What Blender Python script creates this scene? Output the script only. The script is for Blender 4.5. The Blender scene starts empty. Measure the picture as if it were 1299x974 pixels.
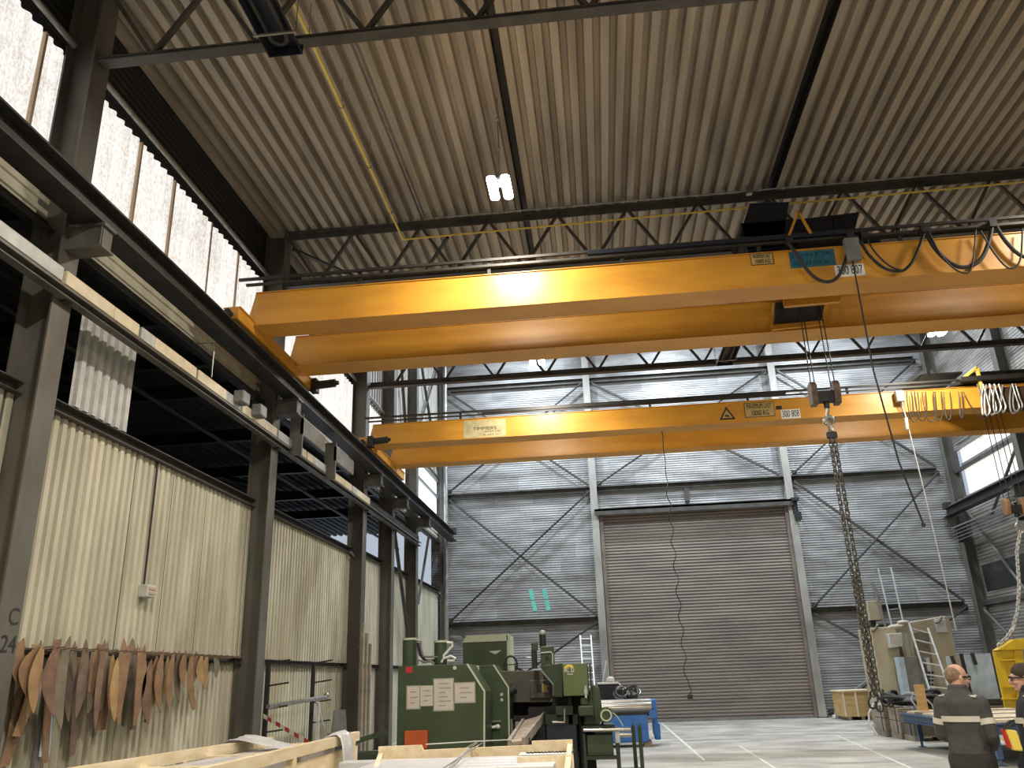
import bpy, bmesh, math, random
from mathutils import Vector, Matrix
random.seed(7)
S = bpy.context.scene
COL = S.collection
V = Vector
PI = math.pi
# ------------------------------------------------------------------ camera
FPX = 1045.37
RC = Matrix(((0.99381426, -0.06702878, -0.08854584),
             (0.10589823, 0.33183661, 0.93737401),
             (-0.03344828, -0.94095250, 0.33688218)))   # columns: right, down, forward
CAM = V((0, 0, 1.8))
cd = bpy.data.cameras.new('camera')
cam = bpy.data.objects.new('camera', cd)
COL.objects.link(cam)
r_, d_, f_ = RC.col[0], RC.col[1], RC.col[2]
M4 = Matrix((( r_[0], -d_[0], -f_[0], CAM[0]), (r_[1], -d_[1], -f_[1], CAM[1]), (r_[2], -d_[2], -f_[2], CAM[2]), (0, 0, 0, 1)))
cam.matrix_world = M4
cd.sensor_width = 36
cd.lens = FPX / 1299 * 36
cd.clip_start = 0.05
cd.clip_end = 200
S.camera = cam


def PX(px, py, **k):
    """where the sight line through a measured photo point meets a real plane"""
    d = RC @ V(((px - 649.5) / FPX, (py - 487) / FPX, 1))
    (a, v), = k.items()
    i = 'XYZ'.index(a)
    return CAM + d * ((v - CAM[i]) / d[i])


# ------------------------------------------------------------------ materials
def mat(name, col, rough=0.6, metal=0.0, var=0.0, scale=4.0, col2=None, bump=0.0, bscale=30.0, stretch=(1, 1, 1), detail=6, contrast=(0.35, 0.65)):
    m = bpy.data.materials.new(name)
    m.use_nodes = True
    nt = m.node_tree
    b = nt.nodes['Principled BSDF']
    b.inputs['Roughness'].default_value = rough
    b.inputs['Metallic'].default_value = metal
    c = (*col, 1)
    b.inputs['Base Color'].default_value = c
    tc = nt.nodes.new('ShaderNodeTexCoord')
    if var or col2:
        mp = nt.nodes.new('ShaderNodeMapping')
        mp.inputs['Scale'].default_value = stretch
        nt.links.new(tc.outputs['Object'], mp.inputs['Vector'])
        n = nt.nodes.new('ShaderNodeTexNoise')
        n.inputs['Scale'].default_value = scale
        n.inputs['Detail'].default_value = detail
        nt.links.new(mp.outputs[0], n.inputs['Vector'])
        r = nt.nodes.new('ShaderNodeValToRGB')
        if col2 is None:
            col2 = tuple(x * (1 - var) for x in col)
        r.color_ramp.elements[0].position = contrast[0]
        r.color_ramp.elements[1].position = contrast[1]
        r.color_ramp.elements[0].color = (*col2, 1)
        r.color_ramp.elements[1].color = c
        nt.links.new(n.outputs['Fac'], r.inputs['Fac'])
        nt.links.new(r.outputs[0], b.inputs['Base Color'])
    if bump:
        n2 = nt.nodes.new('ShaderNodeTexNoise')
        n2.inputs['Scale'].default_value = bscale
        n2.inputs['Detail'].default_value = 4
        nt.links.new(tc.outputs['Object'], n2.inputs['Vector'])
        bp = nt.nodes.new('ShaderNodeBump')
        bp.inputs['Strength'].default_value = bump
        bp.inputs['Distance'].default_value = 0.02
        nt.links.new(n2.outputs['Fac'], bp.inputs['Height'])
        nt.links.new(bp.outputs[0], b.inputs['Normal'])
    return m


def emat(name, col, st):
    m = bpy.data.materials.new(name)
    m.use_nodes = True
    b = m.node_tree.nodes['Principled BSDF']
    b.inputs['Base Color'].default_value = (*col, 1)
    b.inputs['Emission Color'].default_value = (*col, 1)
    b.inputs['Emission Strength'].default_value = st
    return m


def sheet_mat(name, c1, c2, st):
    """weathered translucent corrugated sheet with grime mottle, painted rib-shade streaks and emission for daylight"""
    m = bpy.data.materials.new(name)
    m.use_nodes = True
    nt = m.node_tree
    b = nt.nodes['Principled BSDF']
    b.inputs['Roughness'].default_value = 0.6
    b.inputs['Base Color'].default_value = (0.25, 0.24, 0.22, 1)
    tc = nt.nodes.new('ShaderNodeTexCoord')
    fac = []
    for sc, st_, det, w in ((34, (1, 1, 0.5), 8, 1.5), (7, (1, 1, 0.03), 3, 0.7), (1.1, (1, 1, 1), 3, 0.6)):  # middle layer: streaks that paint corrugation shade into the emission colour
        mp = nt.nodes.new('ShaderNodeMapping')
        mp.inputs['Scale'].default_value = st_
        nt.links.new(tc.outputs['Object'], mp.inputs['Vector'])
        n = nt.nodes.new('ShaderNodeTexNoise')
        n.inputs['Scale'].default_value = sc
        n.inputs['Detail'].default_value = det
        n.inputs['Roughness'].default_value = 0.7
        nt.links.new(mp.outputs[0], n.inputs['Vector'])
        k = nt.nodes.new('ShaderNodeMath')
        k.operation = 'MULTIPLY'
        k.inputs[1].default_value = w
        nt.links.new(n.outputs['Fac'], k.inputs[0])
        fac.append(k)
    a1 = nt.nodes.new('ShaderNodeMath')
    nt.links.new(fac[0].outputs[0], a1.inputs[0])
    nt.links.new(fac[1].outputs[0], a1.inputs[1])
    a2 = nt.nodes.new('ShaderNodeMath')
    nt.links.new(a1.outputs[0], a2.inputs[0])
    nt.links.new(fac[2].outputs[0], a2.inputs[1])
    r = nt.nodes.new('ShaderNodeMapRange')
    r.inputs['From Min'].default_value = 1.12
    r.inputs['From Max'].default_value = 1.52
    nt.links.new(a2.outputs[0], r.inputs['Value'])
    mx = nt.nodes.new('ShaderNodeMix')
    mx.data_type = 'RGBA'
    mx.inputs['A'].default_value = (*c2, 1)
    mx.inputs['B'].default_value = (*c1, 1)
    nt.links.new(r.outputs[0], mx.inputs['Factor'])
    nt.links.new(mx.outputs['Result'], b.inputs['Emission Color'])
    b.inputs['Emission Strength'].default_value = st
    return m


def liner_mat(name, c1, c2, rib=0.1, axis='Z', strength=0.6):
    """ribbed liner trays with a staggered patchwork of sheet shades and grime"""
    m = bpy.data.materials.new(name)
    m.use_nodes = True
    nt = m.node_tree
    b = nt.nodes['Principled BSDF']
    b.inputs['Roughness'].default_value = 0.5
    b.inputs['Metallic'].default_value = 0.15
    tc = nt.nodes.new('ShaderNodeTexCoord')
    sp = nt.nodes.new('ShaderNodeSeparateXYZ')
    nt.links.new(tc.outputs['Object'], sp.inputs[0])
    add = nt.nodes.new('ShaderNodeMath')
    add.operation = 'ADD'
    nt.links.new(sp.outputs['X'], add.inputs[0])
    nt.links.new(sp.outputs['Y'], add.inputs[1])
    cb = nt.nodes.new('ShaderNodeCombineXYZ')
    nt.links.new(add.outputs[0], cb.inputs['X'])
    nt.links.new(sp.outputs['Z'], cb.inputs['Y'])
    br = nt.nodes.new('ShaderNodeTexBrick')
    br.inputs['Scale'].default_value = 1.0
    br.inputs['Brick Width'].default_value = 1.7
    br.inputs['Row Height'].default_value = 0.6
    br.inputs['Mortar Size'].default_value = 0.004
    br.inputs['Bias'].default_value = -0.1
    br.offset = 0.37
    br.inputs['Color1'].default_value = (*c1, 1)
    br.inputs['Color2'].default_value = (*c2, 1)
    br.inputs['Mortar'].default_value = (*[x * 0.6 for x in c2], 1)
    nt.links.new(cb.outputs[0], br.inputs['Vector'])
    n = nt.nodes.new('ShaderNodeTexNoise')
    n.inputs['Scale'].default_value = 0.9
    n.inputs['Detail'].default_value = 7
    mp = nt.nodes.new('ShaderNodeMapping')
    mp.inputs['Scale'].default_value = (0.6, 0.6, 3.2)
    nt.links.new(tc.outputs['Object'], mp.inputs['Vector'])
    nt.links.new(mp.outputs[0], n.inputs['Vector'])
    r = nt.nodes.new('ShaderNodeValToRGB')
    r.color_ramp.elements[0].position = 0.3
    r.color_ramp.elements[1].position = 0.68
    r.color_ramp.elements[0].color = (0.42, 0.40, 0.38, 1)
    r.color_ramp.elements[1].color = (1, 1, 1, 1)
    nt.links.new(n.outputs['Fac'], r.inputs['Fac'])
    mx = nt.nodes.new('ShaderNodeMix')
    mx.data_type = 'RGBA'
    mx.blend_type = 'MULTIPLY'
    mx.inputs['Factor'].default_value = 1
    nt.links.new(br.outputs['Color'], mx.inputs['A'])
    nt.links.new(r.outputs[0], mx.inputs['B'])
    nt.links.new(mx.outputs['Result'], b.inputs['Base Color'])
    w = nt.nodes.new('ShaderNodeMath')
    w.operation = 'MULTIPLY'
    w.inputs[1].default_value = 2 * PI / rib
    nt.links.new(sp.outputs[axis], w.inputs[0])
    s = nt.nodes.new('ShaderNodeMath')
    s.operation = 'SINE'
    nt.links.new(w.outputs[0], s.inputs[0])
    bp = nt.nodes.new('ShaderNodeBump')
    bp.inputs['Strength'].default_value = strength
    bp.inputs['Distance'].default_value = 0.012
    nt.links.new(s.outputs[0], bp.inputs['Height'])
    nt.links.new(bp.outputs[0], b.inputs['Normal'])
    return m


# ------------------------------------------------------------------ mesh builder
WL = {}     # world location of things and parts


class MB:
    def __init__(s):
        s.v, s.f = [], []

    def add(s, vs, fs):
        n = len(s.v)
        s.v += [V(p) for p in vs]
        s.f += [tuple(i + n for i in f) for f in fs]
        return s

    def bx(s, x0, x1, y0, y1, z0, z1):
        return s.add([(x0, y0, z0), (x1, y0, z0), (x1, y1, z0), (x0, y1, z0), (x0, y0, z1), (x1, y0, z1), (x1, y1, z1), (x0, y1, z1)],
                     [(0, 3, 2, 1), (4, 5, 6, 7), (0, 1, 5, 4), (1, 2, 6, 5), (2, 3, 7, 6), (3, 0, 4, 7)])

    def prism(s, poly, o, u, v, e):
        """polygon poly (2-D) placed at o with axes u,v, extruded by vector e"""
        o, u, v, e = V(o), V(u), V(v), V(e)
        a = [o + u * p[0] + v * p[1] for p in poly]
        n = len(a)
        flip = u.cross(v).dot(e) < 0
        fs = [tuple(range(n))[::-1], tuple(range(n, 2 * n))] + [(i, (i + 1) % n, n + (i + 1) % n, n + i) for i in range(n)]
        if flip:
            fs = [f[::-1] for f in fs]
        return s.add(a + [p + e for p in a], fs)

    def frame(s, p, q, up):
        d = (V(q) - V(p)).normalized()
        up = V(up)
        if abs(d.dot(up)) > 0.98:
            up = V((0, 1, 0)) if abs(d.y) < 0.9 else V((1, 0, 0))
        r = d.cross(up).normalized()
        return d, r, r.cross(d)

    def bar(s, p, q, w, h, up=(0, 0, 1)):
        d, r, u = s.frame(p, q, up)
        return s.prism([(-w / 2, -h / 2), (w / 2, -h / 2), (w / 2, h / 2), (-w / 2, h / 2)], p, r, u, V(q) - V(p))

    def angle(s, p, q, w, t=0.008, up=(0, 0, 1)):
        d, r, u = s.frame(p, q, up)
        return s.prism([(-w / 2, 0), (w / 2, 0), (w / 2, t), (-w / 2 + t, t), (-w / 2 + t, w), (-w / 2, w)], p, r, u, V(q) - V(p))

    def channel(s, p, q, w, h, t=0.01, up=(0, 0, 1), flip=1):
        d, r, u = s.frame(p, q, up)
        return s.prism([(0, -h / 2), (w * flip, -h / 2), (w * flip, -h / 2 + t), (t * flip, -h / 2 + t), (t * flip, h / 2 - t), (w * flip, h / 2 - t), (w * flip, h / 2), (0, h / 2)], p, r, u, V(q) - V(p))

    def ibeam(s, p, q, w, h, tf=0.02, tw=0.014, up=(0, 0, 1)):
        d, r, u = s.frame(p, q, up)
        a, b, c, e = w / 2, h / 2, tw / 2, h / 2 - tf
        return s.prism([(-a, -b), (a, -b), (a, -e), (c, -e), (c, e), (a, e), (a, b), (-a, b), (-a, e), (-c, e), (-c, -e), (-a, -e)], p, r, u, V(q) - V(p))

    def cyl(s, p, q, r, r2=None, n=16):
        r2 = r if r2 is None else r2
        d, a, b = s.frame(p, q, (0, 0, 1))
        p, q = V(p), V(q)
        c = [a * math.cos(2 * PI * i / n) + b * math.sin(2 * PI * i / n) for i in range(n)]
        return s.add([p + x * r for x in c] + [q + x * r2 for x in c],
                     [tuple(range(n))[::-1], tuple(range(n, 2 * n))] + [(i, (i + 1) % n, n + (i + 1) % n, n + i) for i in range(n)])

    def rings(s, rs, cap=True):
        n = len(rs[0])
        vs = [p for r in rs for p in r]
        fs = [(k * n + i, k * n + (i + 1) % n, (k + 1) * n + (i + 1) % n, (k + 1) * n + i) for k in range(len(rs) - 1) for i in range(n)]
        if cap:
            fs += [tuple(range(n))[::-1], tuple(range((len(rs) - 1) * n, len(rs) * n))]
        return s.add(vs, fs)

    def tube(s, path, r, n=8, closed=False):
        path = [V(p) for p in path]
        rad = r if isinstance(r, (list, tuple)) else [r] * len(path)
        m = len(path)
        t = []
        for i in range(m):
            a = path[(i - 1) % m] if closed or i > 0 else path[i]
            b = path[(i + 1) % m] if closed or i < m - 1 else path[i]
            t.append((b - a).normalized())
        u = t[0].orthogonal().normalized()
        rs = []
        for i in range(m):
            u = (u - t[i] * u.dot(t[i])).normalized()
            w = t[i].cross(u)
            rs.append([path[i] + (u * math.cos(2 * PI * k / n) + w * math.sin(2 * PI * k / n)) * rad[i] for k in range(n)])
        if closed:
            k0 = len(s.v)
            s.rings(rs, cap=False)
            for i in range(n):
                s.f.append((k0 + (m - 1) * n + i, k0 + (m - 1) * n + (i + 1) % n, k0 + (i + 1) % n, k0 + i))
            return s
        return s.rings(rs)

    def ell(s, c, rx, ry, rz, n=20, m=12, R=None):
        c = V(c)
        rs = []
        for j in range(1, m):
            th = PI * j / m
            rs.append([V((rx * math.sin(th) * math.cos(2 * PI * i / n), ry * math.sin(th) * math.sin(2 * PI * i / n), -rz * math.cos(th))) for i in range(n)])
        if R is not None:
            rs = [[R @ p for p in r] for r in rs]
        rs = [[c + p for p in r] for r in rs]
        return s.rings(rs)

    def lathe(s, prof, o, ax=(0, 0, 1), n=24):
        o, ax = V(o), V(ax).normalized()
        a = ax.orthogonal().normalized()
        b = ax.cross(a)
        return s.rings([[o + ax * h + (a * math.cos(2 * PI * i / n) + b * math.sin(2 * PI * i / n)) * max(r, 1e-4) for i in range(n)] for r, h in prof])

    def corr(s, o, along, length, height_dir, depth_dir, total, pitch, depth, flat=0.5, t=0.0):
        """trapezoidal sheet: ribs run by height_dir*length, profile repeats along 'along' for total"""
        o, along, hd, dd = V(o), V(along), V(height_dir), V(depth_dir)
        pts = []
        n = max(1, round(total / pitch))
        p = total / n
        sl = p * 0.09
        up_ = p * flat - sl
        lo = p - up_ - 2 * sl
        x = 0
        for i in range(n):
            pts += [(x, 0), (x + lo, 0), (x + lo + sl, depth), (x + lo + sl + up_, depth)]
            x += p
        pts.append((total, 0))
        a = [o + along * q[0] + dd * q[1] for q in pts]
        b = [q + hd * length for q in a]
        k = len(a)
        return s.add(a + b, [(i, i + 1, k + i + 1, k + i) for i in range(k - 1)])

    def build(s, name, m, parent=None, smooth=False, bevel=0, kind=None, solid=0):
        me = bpy.data.meshes.new(name)
        off = WL.get(parent.name, V((0, 0, 0))) if parent else V((0, 0, 0))
        o = bpy.data.objects.new(name, me)
        if parent is None:      # top-level mesh: origin at its base centre
            lo = [min(p[i] for p in s.v) for i in range(3)]
            hi = [max(p[i] for p in s.v) for i in range(3)]
            off = V(((lo[0] + hi[0]) / 2, (lo[1] + hi[1]) / 2, lo[2]))
            o.location = off
        me.from_pydata([p - off for p in s.v], [], s.f)
        bm = bmesh.new()
        bm.from_mesh(me)
        if not solid:
            bmesh.ops.recalc_face_normals(bm, faces=bm.faces)
        if smooth:
            for f in bm.faces:
                f.smooth = True
        bm.to_mesh(me)
        bm.free()
        if smooth:
            try:
                me.set_sharp_from_angle(angle=math.radians(40))
            except Exception:
                pass
        me.materials.append(m)
        COL.objects.link(o)
        WL[o.name] = off
        if parent:
            o.parent = parent
        if bevel:
            b = o.modifiers.new('bevel', 'BEVEL')
            b.width = bevel
            b.segments = 2
            b.limit_method = 'ANGLE'
        if solid:
            b = o.modifiers.new('sheet', 'SOLIDIFY')
            b.thickness = solid
            b.offset = 0
        if kind:
            o['kind'] = kind
        return o


def tag(o, label, cat, group=None):
    o['label'] = label
    o['category'] = cat
    if group:
        o['group'] = group
    return o


def thing(name, loc, label, cat, group=None):
    o = bpy.data.objects.new(name, None)
    o.empty_display_size = 0.2
    o.location = loc
    COL.objects.link(o)
    WL[o.name] = V(loc)
    return tag(o, label, cat, group)


def copy_tree(root, loc, label, group=None):
    c = root.copy()
    COL.objects.link(c)
    c.location = loc
    c['label'] = label
    if group:
        c['group'] = group
    WL[c.name] = V(loc)

    def rec(a, b):
        for ch in [x for x in bpy.data.objects if x.parent == a]:
            d = ch.copy()
            COL.objects.link(d)
            d.parent = b
            rec(ch, d)
    rec(root, c)
    return c


def text_part(body, m, parent, o, u, v, size, name='lettering', align='CENTER', depth=0.002, width=None):
    """writing as a thin mesh: o = anchor, u = reading direction, v = up"""
    cu = bpy.data.curves.new('txt', 'FONT')
    cu.body = body
    cu.size = size
    cu.align_x = align
    cu.align_y = 'CENTER'
    cu.extrude = depth / 2
    to = bpy.data.objects.new('txt', cu)
    COL.objects.link(to)
    dg = bpy.context.evaluated_depsgraph_get()
    me = bpy.data.meshes.new_from_object(to.evaluated_get(dg))
    bpy.data.objects.remove(to)
    bpy.data.curves.remove(cu)
    u, v = V(u).normalized(), V(v).normalized()
    w = u.cross(v)
    k = 1.0
    if width and len(me.vertices):
        k = width / max(1e-6, max(p.co.x for p in me.vertices) - min(p.co.x for p in me.vertices))
    off = WL.get(parent.name, V((0, 0, 0)))
    for p in me.vertices:
        p.co = V(o) + u * p.co.x * k + v * p.co.y + w * p.co.z - off
    me.materials.clear()
    me.materials.append(m)
    ob = bpy.data.objects.new(name, me)
    COL.objects.link(ob)
    ob.parent = parent
    WL[ob.name] = off
    return ob


def lerp(a, b, t):
    return a + (b - a) * t


def catenary(p, q, sag, n=14):
    p, q = V(p), V(q)
    return [p.lerp(q, i / n) - V((0, 0, sag * 4 * (i / n) * (1 - i / n))) for i in range(n + 1)]


def loop_path(p, q, drop, n=18):
    """hanging cable loop: narrow U between two close hangers"""
    p, q = V(p), V(q)
    out = []
    for i in range(n + 1):
        t = i / n
        out.append(p.lerp(q, t - 0.08 * math.sin(2 * PI * t)) - V((0, 0, drop * math.sin(PI * t) ** 0.7)))
    return out


# ------------------------------------------------------------------ palette
M = {}
M['steel'] = mat('painted dark steel', (0.04, 0.038, 0.035), 0.5, 0.2, 0.4, 3)
M['column'] = mat('grey brown column paint', (0.13, 0.12, 0.102), 0.5, 0.1, 0.35, 2.5, stretch=(1, 1, 0.4))
M['truss'] = mat('dusty truss paint', (0.085, 0.078, 0.068), 0.55, 0.1, 0.4, 3)
M['roof'] = mat('galvanised roof deck', (0.44, 0.39, 0.31), 0.48, 0.15, col2=(0.27, 0.24, 0.195), scale=1.2, stretch=(2.5, 0.25, 1))
M['clad'] = mat('cream wall sheet', (0.56, 0.53, 0.41), 0.6, 0.0, col2=(0.40, 0.375, 0.285), scale=1.6, stretch=(1, 1.5, 0.35))
M['cladd'] = mat('dark horizontal wall sheet', (0.032, 0.031, 0.031), 0.6, 0.1, 0.4, 2)
M['adj'] = mat('dark deck next hall', (0.045, 0.045, 0.048), 0.7, 0.1, 0.4, 2)
M['back'] = liner_mat('grey liner trays', (0.44, 0.44, 0.44), (0.31, 0.31, 0.31), 0.1)
M['side'] = liner_mat('grey side liner trays', (0.36, 0.34, 0.30), (0.2, 0.19, 0.17), 0.12)
M['upper'] = mat('pale vertical sheet', (0.42, 0.40, 0.36), 0.6, 0.1, col2=(0.24, 0.23, 0.21), scale=1.5, stretch=(1, 1, 0.3))
M['sheet'] = sheet_mat('translucent wall sheet', (1.0, 0.98, 0.94), (0.58, 0.52, 0.45), 1.0)
M['sheetblue'] = emat('clear window pane', (0.86, 0.94, 1.0), 1.3)
M['strip'] = mat('brown sheet joint', (0.45, 0.33, 0.22), 0.6)
M['yellow'] = mat('crane yellow', (0.64, 0.305, 0.035), 0.4, 0.0, col2=(0.52, 0.225, 0.024), scale=1.3, stretch=(0.6, 1, 2.5), contrast=(0.3, 0.6))
M['gas'] = mat('gas pipe yellow', (0.80, 0.62, 0.10), 0.4)
M['black'] = mat('black rubber', (0.015, 0.015, 0.016), 0.55)
M['navy'] = mat('dark navy plate', (0.02, 0.023, 0.04), 0.45, 0.2, 0.3, 4)
M['grey'] = mat('mid grey paint', (0.22, 0.22, 0.21), 0.5, 0.1, 0.3, 4)
M['lgrey'] = mat('light grey paint', (0.55, 0.55, 0.53), 0.5, 0.0, 0.25, 5)
M['galv'] = mat('galvanised tube', (0.42, 0.41, 0.39), 0.35, 0.7, 0.3, 6)
M['chain'] = mat('worn chain steel', (0.25, 0.235, 0.21), 0.35, 0.8, 0.5, 20)
M['shutter'] = mat('brown grey shutter', (0.225, 0.185, 0.15), 0.5, 0.15, col2=(0.15, 0.125, 0.105), scale=0.7, stretch=(0.5, 1, 3))
M['white'] = mat('white paint', (0.8, 0.8, 0.78), 0.5)
M['cream'] = mat('cream cover', (0.72, 0.63, 0.45), 0.5, 0, 0.15, 5)
M['ink'] = mat('black lettering', (0.012, 0.012, 0.012), 0.6)
M['inkfaint'] = mat('faint print', (0.30, 0.24, 0.22), 0.7)
M['plate'] = mat('aged cream plate', (0.50, 0.36, 0.13), 0.5, 0, 0.2, 6)
M['plate2'] = mat('worn silver plate', (0.52, 0.45, 0.24), 0.4, 0, 0.25, 6)
M['blueplate'] = mat('blue company plate', (0.02, 0.14, 0.22), 0.45, 0, 0.3, 8)
M['bluetxt'] = mat('dark blue print', (0.008, 0.04, 0.075), 0.5)
M['green'] = mat('machine green', (0.05, 0.078, 0.038), 0.42, 0, 0.22, 2.5)
M['greenl'] = mat('light machine green', (0.125, 0.165, 0.062), 0.42, 0, 0.15, 2.5)
M['greend'] = mat('dark machine green', (0.03, 0.05, 0.026), 0.5, 0, 0.3, 3)
M['greenp'] = mat('pale green edge', (0.50, 0.56, 0.42), 0.5)
M['mach'] = mat('grey brown machine paint', (0.105, 0.098, 0.08), 0.45, 0.1, 0.2, 3)
M['blue'] = mat('machine blue', (0.045, 0.18, 0.52), 0.4, 0, 0.15, 3)
M['bench'] = mat('bench blue', (0.07, 0.13, 0.24), 0.45, 0, 0.3, 5)
M['paleblue'] = mat('pale blue sheet steel', (0.55, 0.64, 0.73), 0.45, 0.1, col2=(0.36, 0.45, 0.55), scale=3.5, detail=9)
M['red'] = mat('sticker red', (0.55, 0.03, 0.03), 0.5)
M['orange'] = mat('orange panel', (0.55, 0.10, 0.02), 0.5, 0, 0.2, 5)
M['paper'] = mat('paper in sleeve', (0.60, 0.55, 0.50), 0.5, 0, 0.08, 8)
M['sleeve'] = mat('clear plastic sleeve', (0.36, 0.38, 0.30), 0.25)
M['steelb'] = mat('bright steel roll', (0.55, 0.53, 0.48), 0.25, 0.9, 0.2, 5)
M['wood'] = mat('pine', (0.86, 0.75, 0.55), 0.6, 0, col2=(0.74, 0.60, 0.38), scale=2.2, stretch=(6, 1, 6), detail=5)
M['wood2'] = mat('tan plywood', (0.62, 0.42, 0.18), 0.6, 0, col2=(0.5, 0.32, 0.12), scale=2, stretch=(1, 1, 5))
M['oldwood'] = mat('grey old timber', (0.33, 0.28, 0.22), 0.7, 0, 0.4, 4)
M['wrap'] = mat('white plastic wrap', (0.72, 0.72, 0.74), 0.3, 0, 0.2, 5, bump=0.6, bscale=14)
M['alu'] = mat('white aluminium profile', (0.74, 0.74, 0.78), 0.35, 0.2, 0.12, 7)
M['beige'] = mat('beige machine paint', (0.47, 0.42, 0.30), 0.5, 0, col2=(0.36, 0.32, 0.22), scale=1.5)
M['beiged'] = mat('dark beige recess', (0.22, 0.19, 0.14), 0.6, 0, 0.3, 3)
M['yel2'] = mat('lifting frame yellow', (0.75, 0.52, 0.03), 0.42, 0, 0.15, 3)
M['teal'] = mat('turquoise wall paint', (0.17, 0.62, 0.52), 0.6)
M['skin'] = mat('skin', (0.62, 0.36, 0.26), 0.5, 0, 0.12, 12)
M['hair'] = mat('short greying hair', (0.30, 0.20, 0.12), 0.8, 0, 0.4, 40)
M['hair2'] = mat('dark brown hair', (0.05, 0.035, 0.025), 0.8, 0, 0.4, 40)
M['coat'] = mat('charcoal work jacket', (0.068, 0.066, 0.063), 0.8, 0, 0.25, 9, bump=0.9, bscale=11)
M['coat2'] = mat('navy work jacket', (0.022, 0.025, 0.035), 0.8, 0, 0.25, 9, bump=0.5, bscale=9)
M['pants'] = mat('dark grey work trousers', (0.045, 0.043, 0.04), 0.85, 0, 0.3, 9, bump=0.5, bscale=9)
M['band'] = mat('reflective tape', (0.62, 0.60, 0.52), 0.4)
M['floorline'] = mat('worn white floor line', (0.68, 0.66, 0.58), 0.6, 0, 0.25, 12)
M['lens'] = emat('lamp lens', (1.0, 0.95, 0.85), 30)
RUSTS = [mat('rust plate warm', (0.34, 0.205, 0.115), 0.75, 0.1, 0.35, 5), mat('rust plate orange', (0.42, 0.265, 0.135), 0.75, 0.1, 0.3, 5),
         mat('rust plate red', (0.25, 0.15, 0.10), 0.75, 0.1, 0.35, 5), mat('rust plate grey', (0.245, 0.20, 0.145), 0.75, 0.1, 0.3, 5),
         mat('rust plate golden', (0.50, 0.325, 0.145), 0.75, 0.1, 0.3, 5), mat('rust plate brown', (0.21, 0.15, 0.105), 0.75, 0.1, 0.35, 5)]


def floor_mat():
    m = mat('worn concrete', (0.50, 0.475, 0.42), 0.42, 0.0, col2=(0.33, 0.31, 0.275), scale=0.9, detail=10, contrast=(0.36, 0.62), bump=0.15, bscale=6)
    nt = m.node_tree
    b = nt.nodes['Principled BSDF']
    tc = [n for n in nt.nodes if n.type == 'TEX_COORD'][0]
    mp = nt.nodes.new('ShaderNodeMapping')
    mp.inputs['Scale'].default_value = (0.25, 1.3, 1)
    mp.inputs['Rotation'].default_value = (0, 0, 0.15)
    n = nt.nodes.new('ShaderNodeTexNoise')
    n.inputs['Scale'].default_value = 1.7
    n.inputs['Detail'].default_value = 6
    nt.links.new(tc.outputs['Object'], mp.inputs['Vector'])
    nt.links.new(mp.outputs[0], n.inputs['Vector'])
    r = nt.nodes.new('ShaderNodeValToRGB')
    r.color_ramp.elements[0].position = 0.31
    r.color_ramp.elements[1].position = 0.46
    r.color_ramp.elements[0].color = (0.45, 0.43, 0.40, 1)
    r.color_ramp.elements[1].color = (1, 1, 1, 1)
    nt.links.new(n.outputs['Fac'], r.inputs['Fac'])
    old = b.inputs['Base Color'].links[0].from_socket
    mx = nt.nodes.new('ShaderNodeMix')
    mx.data_type = 'RGBA'
    mx.blend_type = 'MULTIPLY'
    mx.inputs['Factor'].default_value = 1
    nt.links.new(old, mx.inputs['A'])
    nt.links.new(r.outputs[0], mx.inputs['B'])
    nt.links.new(mx.outputs['Result'], b.inputs['Base Color'])
    return m


M['floor'] = floor_mat()
# ================================================================== SETTING
XL, XR, YB, YF = -6.84, 15.1, 35.56, -6.0
ZR, ZH = 11.35, 17.6
YS = 22.75                 # where the low roof ends and the high bay begins
X1, Y1 = V((1, 0, 0)), V((0, 1, 0))
Z1 = V((0, 0, 1))
struct = dict(kind='structure')

MB().bx(-15, XR + 6, YF, YB + 0.2, -0.2, 0).build('floor', M['floor'], **struct)
# low roof: trapezoidal deck, ribs along the hall, two deep seams
deck = MB()
edges = [XL, -1.13, -0.98, 4.06, 4.27, XR]
for i in (0, 2, 4):
    a, b = edges[i], edges[i + 1]
    deck.corr((a, YF, ZR), X1, YS - YF, Y1, Z1, b - a, 0.262, 0.14, flat=0.42)
seam = MB()
for i in (1, 3):
    a, b = edges[i], edges[i + 1]
    seam.add([(x, y, z) for y in (YF, YS) for x, z in ((a, ZR), (a + 0.005, ZR + 0.24), (b - 0.005, ZR + 0.24), (b, ZR))],
             [(j, j + 1, j + 5, j + 4) for j in range(3)])
ceil = deck.build('ceiling', M['roof'], solid=0.004, **struct)
seam.build('seam_gutter', M['steel'], ceil, solid=0.004)
MB().bx(XL, XR, YF, YS, ZR + 0.25, ZR + 0.35).build('ceiling_topping', M['steel'], ceil)
MB().bx(XL, XR, YS - 0.05, YS + 0.02, ZR - 0.02, ZH).build('trim_1', M['upper'], **struct)      # fascia up to the high bay
MB().bx(XL, XR, YS, YB, ZH, ZH + 0.2).build('ceiling_high', M['roof'], **struct)
MB().bx(XL - 8.5, XR + 6, YF - 0.2, YF, 0, ZR + 0.4).build('wall_front', M['side'], **struct)

# back wall with the door opening
DX0, DX1, DZ = 0.22, 8.08, 8.35
bw = MB()
bw.bx(XL - 0.3, DX0, YB, YB + 0.12, 0, ZH).bx(DX1, XR + 0.3, YB, YB + 0.12, 0, ZH).bx(DX0, DX1, YB, YB + 0.12, DZ, ZH)
wall_back = bw.build('wall_back', M['back'], **struct)
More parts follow.
